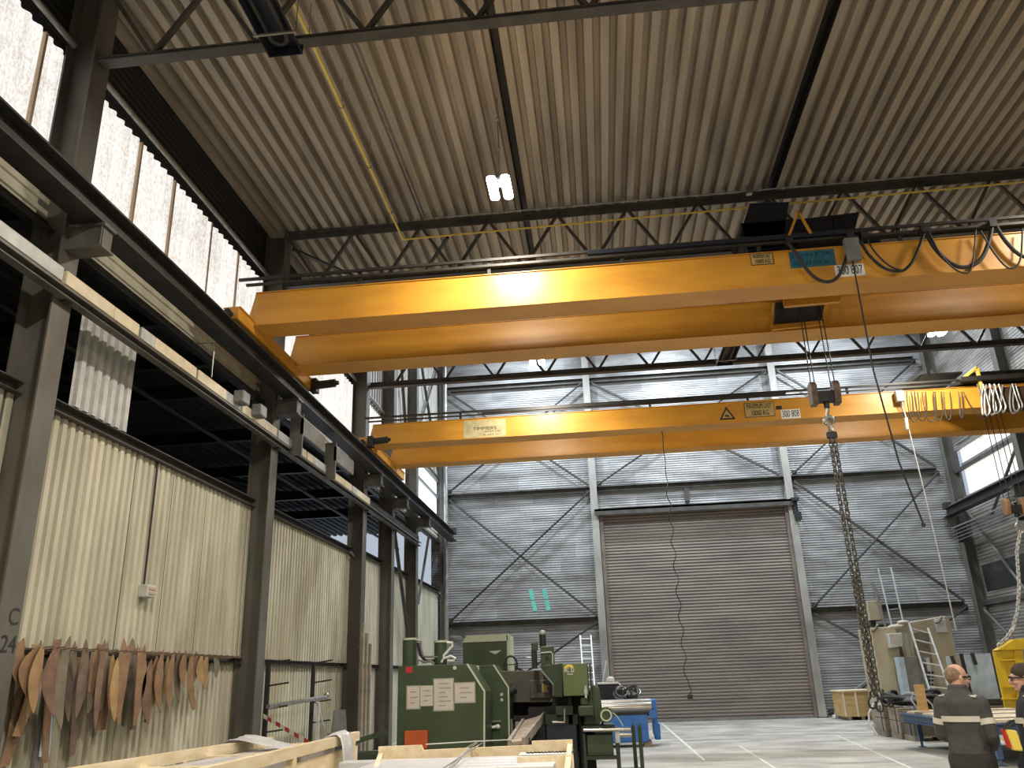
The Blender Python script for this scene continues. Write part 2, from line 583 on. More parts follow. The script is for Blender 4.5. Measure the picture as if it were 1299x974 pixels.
# turquoise paint dashes on the back wall
for (a, b) in (((673, 748), (679, 775)), ((690, 747), (696, 774))):
    p, q = PX(*a, Y=YB - 0.005), PX(*b, Y=YB - 0.005)
    for t0, t1 in ((0, 0.47), (0.53, 1)):
        s_, e_ = p.lerp(q, t0), p.lerp(q, t1)
        MB().prism([(-0.09, 0), (0.09, 0), (0.09, 1), (-0.09, 1)], e_, X1, s_ - e_, V((0, -0.004, 0))).build('painted_mark', M['teal'], wall_back)

# left wall
COLY = [1.7, 8.68, 15.72, 22.5, 25.8, 29.35, 35.3]
wl = MB().bx(XL - 0.09, XL - 0.05, YF, YS, 10.0, ZR + 0.3)
for i in range(8):
    wl.bx(XL - 0.05, XL - 0.015, YF, YS, 10.33 + i * 0.13, 10.39 + i * 0.13)
wl.bx(XL - 0.03, XL, YF, YB, 7.5, 8.25)
wall_left = wl.build('wall_left', M['cladd'], **struct)
strip = MB()
strip.corr((XL + 0.005, YF, 7.57), Z1, YB - YF, Y1, X1, 0.68, 0.17, 0.03)
strip.build('upper_sheet', M['clad'], wall_left, solid=0.002)
MB().bx(XL - 0.02, XL, YS, YB, 10.06, ZH).corr((XL + 0.01, YS, 10.28), Y1, ZH - 10.3, Z1, X1, YB - YS, 0.3, 0.04).build('high_sheet', M['upper'], wall_left)
MB().bx(XL - 0.1, XL + 0.06, YF, YB, 7.47, 7.56).cyl((XL + 0.13, YF, 7.42), (XL + 0.13, YB, 7.42), 0.045, n=10).build('sill_rail', M['steel'], wall_left)
# cladding fields between columns
for k in range(6):
    y0, y1 = (COLY[k] + 0.02, COLY[k + 1] - 0.02)
    if k == 0:
        y0 = YF
    dep = 0.045
    top = 5.2 if k < 3 else 5.3
    pit = 0.172
    c = MB().corr((XL, y0, 2.34), Y1, top - 2.34, Z1, X1, y1 - y0, pit, dep, flat=0.6)
    c.build('cladding_sheet', M['clad'], wall_left, solid=0.003)
    c = MB().corr((XL - 0.05, y0, 0.0), Y1, 2.24, Z1, X1, y1 - y0, pit, dep, flat=0.6)
    c.build('cladding_sheet', M['clad'], wall_left, solid=0.003)
    MB().bx(XL - 0.06, XL - 0.055, y0, y1, 2.1, 2.5).build('backing', M['steel'], wall_left)
    MB().channel((XL + 0.0, y0, top + 0.08), (XL + 0.0, y1, top + 0.08), 0.14, 0.15, 0.012, flip=1).bx(XL - 0.1, XL + 0.0, y0, y1, top, top + 0.16).build('girt', M['truss'], wall_left)
    MB().channel((XL + 0.0, y0, 2.29), (XL + 0.0, y1, 2.29), 0.09, 0.1, 0.01).build('girt', M['truss'], wall_left)
# loose sheet hanging above the first field
c = MB().corr((XL, 9.72, 5.42), Y1, 1.36, Z1, X1, 1.34, 0.19, 0.05, flat=0.6)
c.build('cladding_sheet', M['lgrey'], wall_left, solid=0.003)
for i in (11.4, 12.55, 13.75):
    MB().bx(XL + 0.046, XL + 0.05, i, i + 0.012, 2.36, 5.2).build('sheet_joint', M['steel'], wall_left)
MB().bx(XL - 0.004, XL + 0.003, 12.55, 12.62, 1.38, 1.62).build('slot', M['black'], wall_left)

# neighbouring hall seen through the openings
adj = MB()
adj.corr((-15, YF, 8.0), X1, YB - YF, Y1, Z1, 8.1, 0.27, 0.1)
adj.bx(-15.2, -15, YF, YB, 0, 8.2)
wall_far = adj.build('wall_far_left', M['adj'], solid=0.004, **struct)
b = MB()
for y in (5.2, 8.7, 12.1, 14.0, 15.7, 19.0, 22.5, 26.0, 29.3):
    b.ibeam((-15, y, 7.75), (XL - 0.1, y, 7.75), 0.16, 0.3)
for x in (-8.6, -10.5, -12.6):
    b.cyl((x, YF, 7.3), (x, YB, 7.3), 0.05, n=8)
for y in (10.5, 17.5):
    b.bar((-7.2, y, 6.0), (-11, y + 3.5, 7.6), 0.07, 0.07)
b.build('purlin', M['steel'], wall_far)

# left clerestory: one window per bay
nwin = 0


def clerestory(x, y0, y1, z0, z1, m, side=1, joints=(), frame=False):
    global nwin
    nwin += 1
    w = MB()
    n = max(8, int((y1 - y0) / 0.036))
    pts = [(y0 + (y1 - y0) * i / n, 0.03 * math.sin((y0 + (y1 - y0) * i / n) * 2 * PI / 0.22)) for i in range(n + 1)]
    w.add([(x + d, y, z0) for y, d in pts] + [(x + d, y, z1) for y, d in pts], [(i, i + 1, n + 2 + i, n + 1 + i) for i in range(n)])
    o = w.build('window_%d' % nwin, m, **struct)
    for j in joints:
        MB().bx(x - 0.03, x + 0.03, j, j + 0.045, z0, z1).build('joint_strip', M['strip'], o)
    MB().cyl((x + 0.10 * side, y0, z1 + 0.16), (x + 0.10 * side, y1, z1 + 0.16), 0.045, n=10).build('eaves_pipe', M['galv'], o)
    if frame:
        fr = MB()
        fr.bar((x + 0.05 * side, y0, (z0 + z1) / 2 + 0.25), (x + 0.05 * side, y1, (z0 + z1) / 2 + 0.25), 0.08, 0.1)
        fr.bar((x + 0.05 * side, y0, z1), (x + 0.05 * side, y1, z1), 0.08, 0.12)
        fr.build('mullion', M['grey'], o)
    return o


for k in range(6):
    y0 = COLY[k] + 0.15 if k else YF
    y1 = COLY[k + 1] - 0.15
    m = M['sheetblue'] if k == 5 else M['sheet']
    js = [PX(*q, X=XL)[1] for q in ((45, 100), (173, 220), (217, 260))] if k in (0, 1) else []
    js = [j for j in js if y0 < j < y1]
    if k == 1:
        js += [13.0, 14.2]
    clerestory(XL, y0, y1, 8.2, 10.12, m, 1, js, frame=(k == 5))
    if k < 3:
        pass
# right wall
wr = MB().bx(XR, XR + 0.1, YF, YB, 0, 8.2).bx(XR, XR + 0.1, YF, 29.5, 8.2, 10.1).bx(XR, XR + 0.1, YF, YS, 10.1, ZR + 0.3).bx(XR, XR + 0.1, YS, YB, 10.1, ZH)
wall_right = wr.build('wall_right', M['side'], **struct)
MB().bx(XR - 0.12, XR, YF, YB, 3.9, 4.05).bx(XR - 0.12, XR, YF, YB, 9.2, 9.34).build('girt', M['truss'], wall_right)
MB().bx(XR - 0.02, XR, 28.0, 34.9, 4.4, 5.4).build('dark_band', M['steel'], wall_right)  # dark strip along part of the right wall
RC_Y = [1.7, 8.68, 15.72, 22.5, 29.35, 35.3]
for k in range(5):
    y0 = RC_Y[k] + 0.2 if k else YF
    y1 = RC_Y[k + 1] - (0.2 if k < 4 else 0.75)
    if k == 4:
        clerestory(XR, y0, y1, 8.2, 10.1, M['sheet'], -1, frame=True)

# back wall girts (trim)
nt_ = 1
for z, spans in ((4.0, ((XL + 0.4, DX0 - 0.2), (DX1 + 0.25, 14.4))), (9.42, ((XL + 0.4, 14.4),)), (14.45, ((XL + 0.4, 14.4),))):
    for a, b in spans:
        nt_ += 1
        MB().channel((a, YB - 0.02, z), (b, YB - 0.02, z), 0.16, 0.22, 0.012, flip=1).build('trim_%d' % nt_, M['truss'], **struct)
MB().bx(3.9, 4.1, YB - 0.15, YB - 0.01, DZ + 0.35, 9.32).build('trim_9', M['truss'], **struct)

# roller shutter
dr = MB()
n = 66
prof = []
for i in range(n):
    z = i * DZ / n
    h = DZ / n
    prof += [(0.0, z), (-0.018, z + h * 0.18), (-0.03, z + h * 0.5), (-0.018, z + h * 0.82)]
prof.append((0, DZ))
k = len(prof)
dr.add([(x, YB - 0.12 + d, z) for x in (DX0 + 0.05, DX1 - 0.05) for d, z in prof], [(i, i + 1, k + i + 1, k + i) for i in range(k - 1)])
door = dr.build('door_1', M['shutter'], **struct)
for x0, x1 in ((DX0 - 0.02, DX0 + 0.14), (DX1 - 0.14, DX1 + 0.02)):
    MB().bx(x0, x1, YB - 0.26, YB - 0.02, 0, DZ + 0.1).build('guide_rail', M['shutter'], door, bevel=0.01)
g = MB().bx(DX0 - 0.2, DX1 + 0.2, YB - 0.5, YB - 0.02, DZ + 0.05, DZ + 0.14).bx(DX0 - 0.2, DX1 + 0.2, YB - 0.5, YB - 0.47, DZ - 0.12, DZ + 0.14)
g.build('housing', M['truss'], door)
MB().bx(DX1 + 0.12, DX1 + 0.42, YB - 0.6, YB - 0.1, DZ + 0.05, DZ + 0.18).cyl((DX1 + 0.27, YB - 0.35, DZ - 0.45), (DX1 + 0.27, YB - 0.35, DZ + 0.05), 0.11).bx(DX1 + 0.2, DX1 + 0.45, YB - 0.5, YB - 0.2, DZ - 0.75, DZ - 0.4).build('drive_motor', M['black'], door)
MB().bx(DX0 + 0.05, DX1 - 0.05, YB - 0.18, YB - 0.1, 0, 0.09).build('bottom_bar', M['grey'], door)

# floor lines
fl = MB()
for (p, q, w) in ((V((2.02, 20.0, 0)), V((2.05, 34.6, 0)), 0.075), (PX(938, 946, Z=0), PX(1000, 985, Z=0), 0.06), (PX(1060, 932, Z=0), PX(1180, 985, Z=0), 0.06)):
    d = (q - p).normalized()
    r = V((d.y, -d.x, 0)) * w / 2
    fl.add([p - r + Z1 * .003, p + r + Z1 * .003, q + r + Z1 * .003, q - r + Z1 * .003], [(0, 1, 2, 3)])
fl.build('floor_line', M['floorline'], bpy.data.objects['floor'])

# ================================================================== STEEL FRAME
XF = -6.40      # hall face of the left columns


def column(y, side, x_in, top, label, brk=True, w=0.36, d=0.44):
    t = thing('steel_column', (x_in - side * d / 2, y, 0), label, 'column', 'hall columns')
    t['kind'] = 'thing'
    x_out = x_in - side * d
    a = MB().ibeam((x_in - side * d / 2, y, 0), (x_in - side * d / 2, y, top), w, d, 0.024, 0.016, up=(1, 0, 0))
    a.build('shaft', M['column'], t)
    MB().bx(x_in - side * (d + 0.1), x_in + side * 0.1, y - w / 2 - 0.1, y + w / 2 + 0.1, 0, 0.03).build('base_plate', M['steel'], t)
    bo = MB()
    for i in range(9):
        z = 0.9 + i * 0.62
        bo.cyl((x_in - side * 0.07, y - 0.008, z), (x_in - side * 0.07, y - 0.04, z), 0.016, n=6)
    bo.build('bolt', M['galv'], t)
    if brk:
        c = MB()
        L = 0.5
        c.bx(min(x_in, x_in + side * L), max(x_in, x_in + side * L), y - 0.13, y + 0.13, 7.38, 7.42)
        c.bx(min(x_in, x_in + side * L), max(x_in, x_in + side * L), y - 0.13, y + 0.13, 7.07, 7.10)
        c.bx(min(x_in, x_in + side * (L - .04)), max(x_in, x_in + side * (L - .04)), y - 0.10, y - 0.085, 7.1, 7.38)
        c.bx(min(x_in + side * (L - .06), x_in + side * (L - .04)), max(x_in + side * (L - .06), x_in + side * (L - .04)), y - 0.12, y + 0.12, 7.1, 7.38)
        c.build('crane_bracket', M['column'], t)
    return t


lc = ['nearest left column with the painted letters C 24 on its face',
      'left column just beyond the row of hanging rusty templates',
      'left column with a bright narrow flange, beyond the second cream field',
      'slim left column standing behind the green cylinders',
      'farthest full-height left column before the back corner']
cols = []
for y, top, lab in zip(COLY[1:6], (11.3, 11.3, ZH, ZH, ZH), lc):
    cols.append(column(y, 1, XF, top, lab))
# painted writing on the nearest column's flange
text_part('C', M['steel'], cols[0], (XF + 0.004, 8.74, 2.62), (0, 1, 0), (0, 0, 1), 0.26)
text_part('24', M['steel'], cols[0], (XF + 0.004, 8.72, 2.33), (0, 1, 0), (0, 0, 1), 0.26)
# corner post and pipe
t = thing('corner_post', (-6.4, 35.2, 0), 'pale round downpipe and post in the back left corner', 'post')
MB().cyl((-6.42, 35.2, 0), (-6.42, 35.2, 17.4), 0.1, n=16).build('pipe', M['galv'], t, smooth=True)
MB().ibeam((-6.62, 35.35, 0), (-6.62, 35.35, 17.4), 0.16, 0.22).build('post', M['column'], t)
for y, top, lab, br in ((35.25, ZH, 'right corner column beside the far back wall bracing', True), (29.35, ZH, 'right hand column past the bright right window', True), (22.5, ZH, 'dark right column rising behind the far crane hoist', True)):
    column(y, -1, 14.68, top, lab, br)


def wall_post(x, lab, z0=0):
    t = thing('wall_post', (x, YB - 0.17, 0), lab, 'post')
    t['kind'] = 'thing'
    MB().ibeam((x, YB - 0.17, z0), (x, YB - 0.17, 17.5), 0.3, 0.32, 0.02, 0.014, up=(0, 1, 0)).build('shaft', M['upper'], t)
    MB().bx(x - .22, x + .22, YB - 0.36, YB, 0, 0.03).build('base_plate', M['steel'], t)


wall_post(0.03, 'tall pale post on the back wall at the left edge of the roller shutter')
wall_post(7.88 + 0.35, 'tall pale post on the back wall at the right edge of the roller shutter')

# wind bracing on the back wall
YBR = YB - 0.24
pan = {'left': (-6.3, -0.15), 'middle': (0.25, 7.95), 'right': (8.5, 14.35)}
lev = {'upper': (9.6, 14.3), 'lower': (4.12, 9.3), 'bottom': (0.15, 3.88)}
for pn, (a, b) in pan.items():
    for ln, (z0, z1) in lev.items():
        if pn == 'middle' and ln != 'upper':
            continue
        wpn = {'left': 'left of the shutter', 'middle': 'above the shutter', 'right': 'right of the shutter'}[pn]
        h = {'upper': 'highest wall panel', 'lower': 'middle wall panel', 'bottom': 'lowest wall panel'}[ln]
        r1 = MB().cyl((a, YBR - 0.06, z0), (b, YBR - 0.06, z1), 0.04, n=8).bx(a - .05, a + .15, YBR - .06, YBR - .05, z0 - .08, z0 + .14).bx(b - .15, b + .05, YBR - .06, YBR - .05, z1 - .14, z1 + .08)
        tag(r1.build('brace_rod', M['steel'], None), 'dark brace rising rightwards in the %s %s' % (h, wpn), 'brace', 'back wall wind bracing')
        r2 = MB().angle((a, YBR + 0.02, z1), (b, YBR + 0.02, z0), 0.09, 0.01, up=(0, 1, 0))
        tag(r2.build('brace_angle', M['truss'], None), 'flat brace falling rightwards in the %s %s' % (h, wpn), 'brace', 'back wall wind bracing')
for (p, q, lab) in (((14.85, 35.0, 8.0), (14.85, 29.6, 2.2), 'grey diagonal brace on the right wall falling towards the viewer under the runway'),
                    ((14.85, 29.6, 8.9), (14.85, 32.6, 7.0), 'short dark brace crossing the bright right hand window'),
                    ((14.85, 35.0, 13.6), (14.85, 29.6, 10.2), 'pale brace high on the right wall near the far corner'),
                    ((14.85, 34.9, 3.7), (14.85, 29.6, 0.2), 'lowest grey brace on the right wall by the corner column')):
    tag(MB().cyl(p, q, 0.055, n=8).bx(p[0] - .01, p[0] + .01, p[1] - .12, p[1] + .12, p[2] - .12, p[2] + .12).build('brace_rod', M['column'], None), lab, 'brace', 'right wall bracing')
for (p, q, lab) in (((-6.7, 26.2, 16.5), (-6.7, 29.0, 9.0), 'dark diagonal brace high on the left wall between the two far columns'),
                    ((-6.7, 29.7, 10.2), (-6.7, 34.9, 15.5), 'brace rising to the back corner high on the left wall'),
                    ((-6.7, 29.7, 15.5), (-6.7, 34.9, 10.2), 'brace falling to the back corner high on the left wall'),
                    ((-6.55, 30.0, 4.4), (-6.55, 31.9, 7.1), 'pale slanted strut under the far end of the left runway'),
                    ((-6.6, 26.2, 7.0), (-6.6, 28.9, 2.9), 'dark steep brace between the far left columns below the runway')):
    tag(MB().angle(p, q, 0.1, 0.012, up=(1, 0, 0)).bx(p[0] - .01, p[0] + .01, p[1] - .1, p[1] + .1, p[2] - .1, p[2] + .1).build('brace_angle', M['column'], None), lab, 'brace', 'left wall bracing')

# roof trusses
XT0, XT1, NP = -6.38, 14.66, 14


def truss(y, zb, zt, lab):
    t = thing('roof_truss', ((XT0 + XT1) / 2, y, zb), lab, 'truss', 'roof trusses')
    t['kind'] = 'thing'
    ch = MB()
    for s_ in (-1, 1):
        ch.angle((XT0, y + s_ * 0.012, zb - 0.03), (XT1, y + s_ * 0.012, zb - 0.03), 0.17 , 0.014, up=(0, 0, 1))
    ch.bx(XT0, XT1, y - 0.09, y + 0.09, zb - 0.07, zb - 0.05)
    ch.build('bottom_chord', M['truss'], t)
    ch = MB().bx(XT0, XT1, y - 0.1, y + 0.1, zt - 0.02, zt).bx(XT0, XT1, y - 0.012, y + 0.012, zt - 0.16, zt)
    ch.build('top_chord', M['truss'], t)
    p = (XT1 - XT0) / NP
    for i in range(NP):
        x0, xm, x1 = XT0 + i * p, XT0 + (i + .5) * p, XT0 + (i + 1) * p
        for a, b in (((x0, zt - 0.08), (xm, zb)), ((xm, zb), (x1, zt - 0.08))):
            MB().bar((a[0], y, a[1]), (b[0], y, b[1]), 0.06, 0.07, up=(0, 1, 0)).build('web_member', M['truss'], t)
    return t


truss(8.62, 10.05, 11.33, 'nearest roof truss crossing the top of the view')
truss(15.66, 10.05, 11.33, 'second roof truss above the nearer yellow crane, carrying the yellow gas pipe')
truss(22.52, 10.12, 11.33, 'far roof truss between the two yellow cranes')
for (p, q, lab) in (((-6.3, 15.8, 11.0), (-2.6, 22.3, 11.25), 'dark flat roof brace running back from the left column above the near crane'),):
    tag(MB().angle(p, q, 0.1, 0.012).bar(V((-2.8, 15.8, 11.0)), V((-6.2, 22.3, 11.25)), 0.06, 0.06).build('roof_brace', M['steel'], None), 'crossed dark roof braces behind the second truss, above the near crane', 'brace')

# runway girders


def runway(x0, x1, railx, y0, y1, lab):
    t = thing('runway_girder', ((x0 + x1) / 2, (y0 + y1) / 2, 7.43), lab, 'beam', 'crane runway girders')
    t['kind'] = 'thing'
    xc = (x0 + x1) / 2
    MB().ibeam((xc, y0, 7.43 + 0.17), (xc, y1, 7.43 + 0.17), abs(x1 - x0), 0.34, 0.03, 0.02).build('girder', M['steel'], t)
    MB().bx(railx - 0.03, railx + 0.03, y0, y1 - 0.1, 7.77, 7.85).build('rail', M['galv'], t)
    MB().bx(min(x0, x1) + 0.03, max(x0, x1) - 0.03, y1 - 0.3, y1 - 0.02, 7.77, 8.0).build('end_stop', M['steel'], t, bevel=0.02)


runway(-6.27, -5.93, -6.1, YF, 35.2, 'long dark left runway girder on which both yellow cranes roll')
runway(14.2, 14.54, 14.37, YF, 35.3, 'right runway girder below the bright right hand window')

# busbar beam on the left columns
t = thing('busbar_beam', (-6.3, 14, 6.42), 'grey beam of cream conductor covers along the left columns', 'beam')
t['kind'] = 'thing'
MB().channel((-6.39, YF, 6.47), (-6.39, 29.4, 6.47), 0.13, 0.13, 0.012).bx(-6.27, -6.255, YF, 29.4, 6.50, 6.535).build('channel', M['column'], t)
MB().bx(-6.37, -6.35, YF, 29.4, 6.53, 6.76).build('back_plate', M['steel'], t)
y = 5.0
i = 0
while y < 21.4:
    L = (1.05, 0.62, 0.38, 1.3)[i % 4]
    MB().bx(-6.34, -6.27, y, y + L, 6.56, 6.74).build('conductor_cover', M['cream'] if i % 3 else M['lgrey'], t, bevel=0.008)
    y += L + (0.07 if i % 2 else 0.012)
    i += 1
for yy in (13.35, 14.15):
    o = MB().bx(-6.27, -6.08, yy, yy + 0.3, 6.62, 6.84).build('junction_box', M['grey'], t, bevel=0.02)
for yy in (16.3, 18.6):
    MB().bx(-6.33, -6.05, yy, yy + 0.05, 6.4, 7.3).bx(-6.1, -6.05, yy, yy + 1.5, 6.85, 7.2).build('collector_plate', M['grey'], t)
MB().cyl((-6.31, 12.55, 6.8), (-6.31, 12.55, 7.44), 0.012, n=6).cyl((-6.31, 12.55, 7.44), (-6.8, 12.55, 7.44), 0.012, n=6).build('hanger', M['galv'], t)
for yy in [8.68, 15.72, 22.5, 25.8]:
    MB().bx(-6.42, -6.3, yy - 0.06, yy + 0.06, 6.38, 6.42).build('bracket', M['steel'], t)
# ================================================================== LAMPS, HEATERS, PIPES
LAMPS = [(-1.2, 11.8, 9.55, 'bright twin lamp hanging from the roof in front of the near crane'),
         (-1.2, 19.7, 9.5, 'bright twin lamp at left between the two cranes'),
         (8.72, 19.6, 9.5, 'bright twin lamp at right behind the near crane')]
for (x, y, z, lab) in LAMPS:
    t = thing('high_bay_lamp', (x, y, z), lab, 'lamp', 'hanging twin lamps')
    MB().bx(x - 0.19, x + 0.19, y - 0.06, y + 0.06, z + 0.03, z + 0.08).bx(x - 0.09, x + 0.09, y - 0.12, y + 0.12, z + 0.06, z + 0.13).bx(x - 0.185, x - 0.045, y - 0.32, y + 0.32, z, z + 0.04).bx(x + 0.045, x + 0.185, y - 0.32, y + 0.32, z, z + 0.04).build('housing', M['grey'], t, bevel=0.015)
    for sx in (-0.115, 0.115):
        poly = [(0.078 * math.cos(a), (0.27 if math.sin(a) >= 0 else -0.27) + 0.078 * math.sin(a)) for a in [2 * PI * i / 24 for i in range(24)]]
        MB().prism(poly, (x + sx, y, z - 0.001), X1, Y1, (0, 0, -0.035)).build('lens', M['lens'], t)
    h = MB().tube([(x - .02 + .02 * math.cos(a), y, z + 0.23 + 0.06 * math.sin(a)) for a in [2 * PI * i / 12 for i in range(12)]], 0.012, 6, closed=True)
    h.cyl((x, y, z + 0.12), (x, y, z + 0.18), 0.02, n=8)
    h.build('hook', M['galv'], t)
    MB().cyl((x, y, z + 0.28), (x, y, ZR), 0.012, n=6).ell((x, y, z + 0.75), .035, .035, .03, 10, 6).ell((x, y, z + 1.35), .035, .035, .03, 10, 6).build('suspension_cable', M['galv'], t)


def heater(x0, x1, y0, y1, z, lab):
    t = thing('radiant_heater', ((x0 + x1) / 2, y0, z), lab, 'heater', 'radiant tube heaters')
    xm = (x0 + x1) / 2
    hood = [(x0 - xm, 0), (x0 - xm + 0.05, 0.16), (x1 - xm - 0.05, 0.16), (x1 - xm, 0), (x1 - xm - 0.012, 0), (x1 - xm - 0.06, 0.148), (x0 - xm + 0.06, 0.148), (x0 - xm + 0.012, 0)]
    MB().prism(hood, (xm, y0, z), X1, Z1, (0, y1 - y0, 0)).bx(x0, x1, y1 - .01, y1, z, z + .16).build('reflector_hood', M['navy'], t)
    u = [(xm - 0.11, y0, z + .06)] + [(xm + 0.11 * math.cos(a), y1 - 0.3 + 0.14 * math.sin(a), z + .06) for a in [PI - PI * i / 10 for i in range(11)]] + [(xm + 0.11, y0, z + .06)]
    MB().tube(u, 0.032, 10).build('burner_tube', M['steel'], t, smooth=True)
    MB().bx(x0 - 0.05, x1 + 0.05, y1 - 0.42, y1 - 0.39, z - 0.012, z + 0.012).cyl((x0 - .05, y1 - .4, z), (x0 - .05, y1 - .4, ZR), .008, n=6).cyl((x1 + .05, y1 - .4, z), (x1 + .05, y1 - .4, ZR), .008, n=6).build('hanger_bar', M['galv'], t)


heater(-3.88, -3.42, 5.0, 8.47, 9.66, 'black tube heater under the roof at the top left')
heater(3.62, 4.08, 18.6, 21.8, 9.75, 'dark tube heater under the roof between the cranes')

t = thing('gas_pipe', (-3.68, 11, 10.75), 'thin yellow gas pipe bending along the second roof truss', 'pipe')
MB().tube([(-3.68, 3, 10.75), (-3.68, 15.25, 10.75)], 0.024, 8).tube([(-3.68, 15.3, 10.75), (14.6, 15.3, 10.93)], 0.02, 8).ell((-3.68, 15.28, 10.75), .035, .035, .035, 10, 6).build('run', M['gas'], t, smooth=True)
cl = MB()
for yy in (9.3, 10.9, 12.6, 14.2):
    cl.cyl((-3.68, yy, 10.77), (-3.68, yy, ZR), 0.007, n=5).bx(-3.72, -3.64, yy - .012, yy + .012, 10.72, 10.78)
cl.build('clip', M['galv'], t)
tag(MB().tube([(-3.25, 3, 11.28), (-3.25, 15.5, 11.28)], 0.014, 6).tube([(-3.25, 15.4, 11.28), (14.6, 15.4, 11.28)], 0.014, 6).bx(3.62, 3.74, 15.36, 15.46, 11.2, 11.32).build('conduit', M['galv'], None), 'thin grey conduit below the roof sheets next to the gas pipe', 'conduit')
# left wall socket with its conduit
t = thing('wall_socket', (XL + 0.1, 11.6, 3.05), 'pale socket box with a conduit on the cream wall above the templates', 'socket')
p = PX(185, 750, X=XL + 0.1)
MB().bx(XL + 0.046, XL + 0.2, p.y - 0.13, p.y + 0.13, p.z - 0.09, p.z + 0.09).build('box', M['lgrey'], t, bevel=0.015)
MB().bx(XL + 0.2, XL + 0.212, p.y - 0.1, p.y + 0.1, p.z + 0.015, p.z + 0.05).bx(XL + 0.2, XL + 0.212, p.y - 0.1, p.y + 0.1, p.z - 0.05, p.z - 0.015).build('cover_flap', M['strip'], t)
MB().cyl((XL + 0.07, p.y - 0.02, p.z + 0.09), (XL + 0.07, p.y - 0.02, 5.2), 0.016, n=8).build('conduit', M['steel'], t)
# conduit pipes on far left columns
for (pts, lab) in (([(445, 700), (453, 712), (447, 815)], 'thin grey conduit bending down at the end of the second cream field'),
                   ([(558, 752), (561, 762), (560, 812)], 'bent grey pipe low in the back left corner')):
    q = [PX(*a, X=-6.66) for a in pts]
    tag(MB().tube([q[0], q[1], V((q[1].x, q[1].y, 1.2))], 0.035, 8).build('conduit', M['grey'], None), lab, 'conduit')

# ================================================================== CRANES


def sign(parent, pts, Y, m, name, lines=(), tm=None, size=None, thick=0.006, outline=None):
    """flat plate on a girder's front face, corners from photo points (left-top, right-bottom)"""
    a, b = PX(*pts[0], Y=Y), PX(*pts[1], Y=Y)
    x0, x1, z0, z1 = a.x, b.x, b.z, a.z
    o = MB().bx(x0, x1, Y - thick, Y + 0.001, z0, z1).build(name, m, parent)
    if outline:
        e = 0.012
        MB().bx(x0 - e, x1 + e, Y - thick - .001, Y, z0 - e, z0).bx(x0 - e, x1 + e, Y - thick - .001, Y, z1, z1 + e).bx(x0 - e, x0, Y - thick - .001, Y, z0, z1).bx(x1, x1 + e, Y - thick - .001, Y, z0, z1).build('plate_border', outline, o)
    n = len(lines)
    for i, tx in enumerate(lines):
        zz = z1 - (z1 - z0) * (i + 0.5) / n
        sz = min((z1 - z0) / n * 1.05, (size or 9))
        text_part(tx[0], tm, o, ((x0 + x1) / 2, Y - thick - 0.002, zz), (1, 0, 0), (0, 0, 1), sz, width=(x1 - x0) * tx[1])
    return o


def scribble(parent, x0, x1, z0, z1, Y, m, rows, seed=1, fill=.9):
    rnd = random.Random(seed)
    k = MB()
    h = (z1 - z0) / rows
    for r in range(rows):
        x = x0 + (x1 - x0) * .06
        zc = z1 - h * (r + .5)
        while x < x0 + (x1 - x0) * fill:
            w_ = h * rnd.uniform(.12, .3)
            hh = h * rnd.uniform(.3, .62)
            k.bx(x, x + w_ * .45, Y - .002, Y, zc - hh / 2, zc + hh / 2)
            if rnd.random() < .6:
                zz_ = zc + rnd.choice((-1, 0, 1)) * hh * .4
                k.bx(x, x + w_, Y - .002, Y, zz_ - h * .05, zz_ + h * .05)
            x += w_ * 1.35 + (h * .3 if rnd.random() < .14 else 0)
    k.build('worn_print', m, parent)


def triangle_sign(parent, c, s, Y):
    z0 = c.z - s * 0.5
    tri = [(-s * 0.58, 0), (s * 0.58, 0), (0, s)]
    o = MB().prism(tri, (c.x, Y, z0), X1, Z1, (0, -0.006, 0)).build('warning_sign', M['ink'], parent)
    k = 0.68
    MB().prism([(-s * .58 * k, 0), (s * .58 * k, 0), (0, s * k)], (c.x, Y - 0.006, z0 + s * 0.11), X1, Z1, (0, -0.003, 0)).build('sign_face', M['plate'], o)
    MB().prism([(-s * .2, 0.02 * s), (s * .22, -0.02 * s), (s * .1, .1 * s), (-s * .12, .16 * s)], (c.x, Y - 0.009, z0 + s * 0.22), X1, Z1, (0, -0.002, 0)).build('symbol', M['ink'], o)


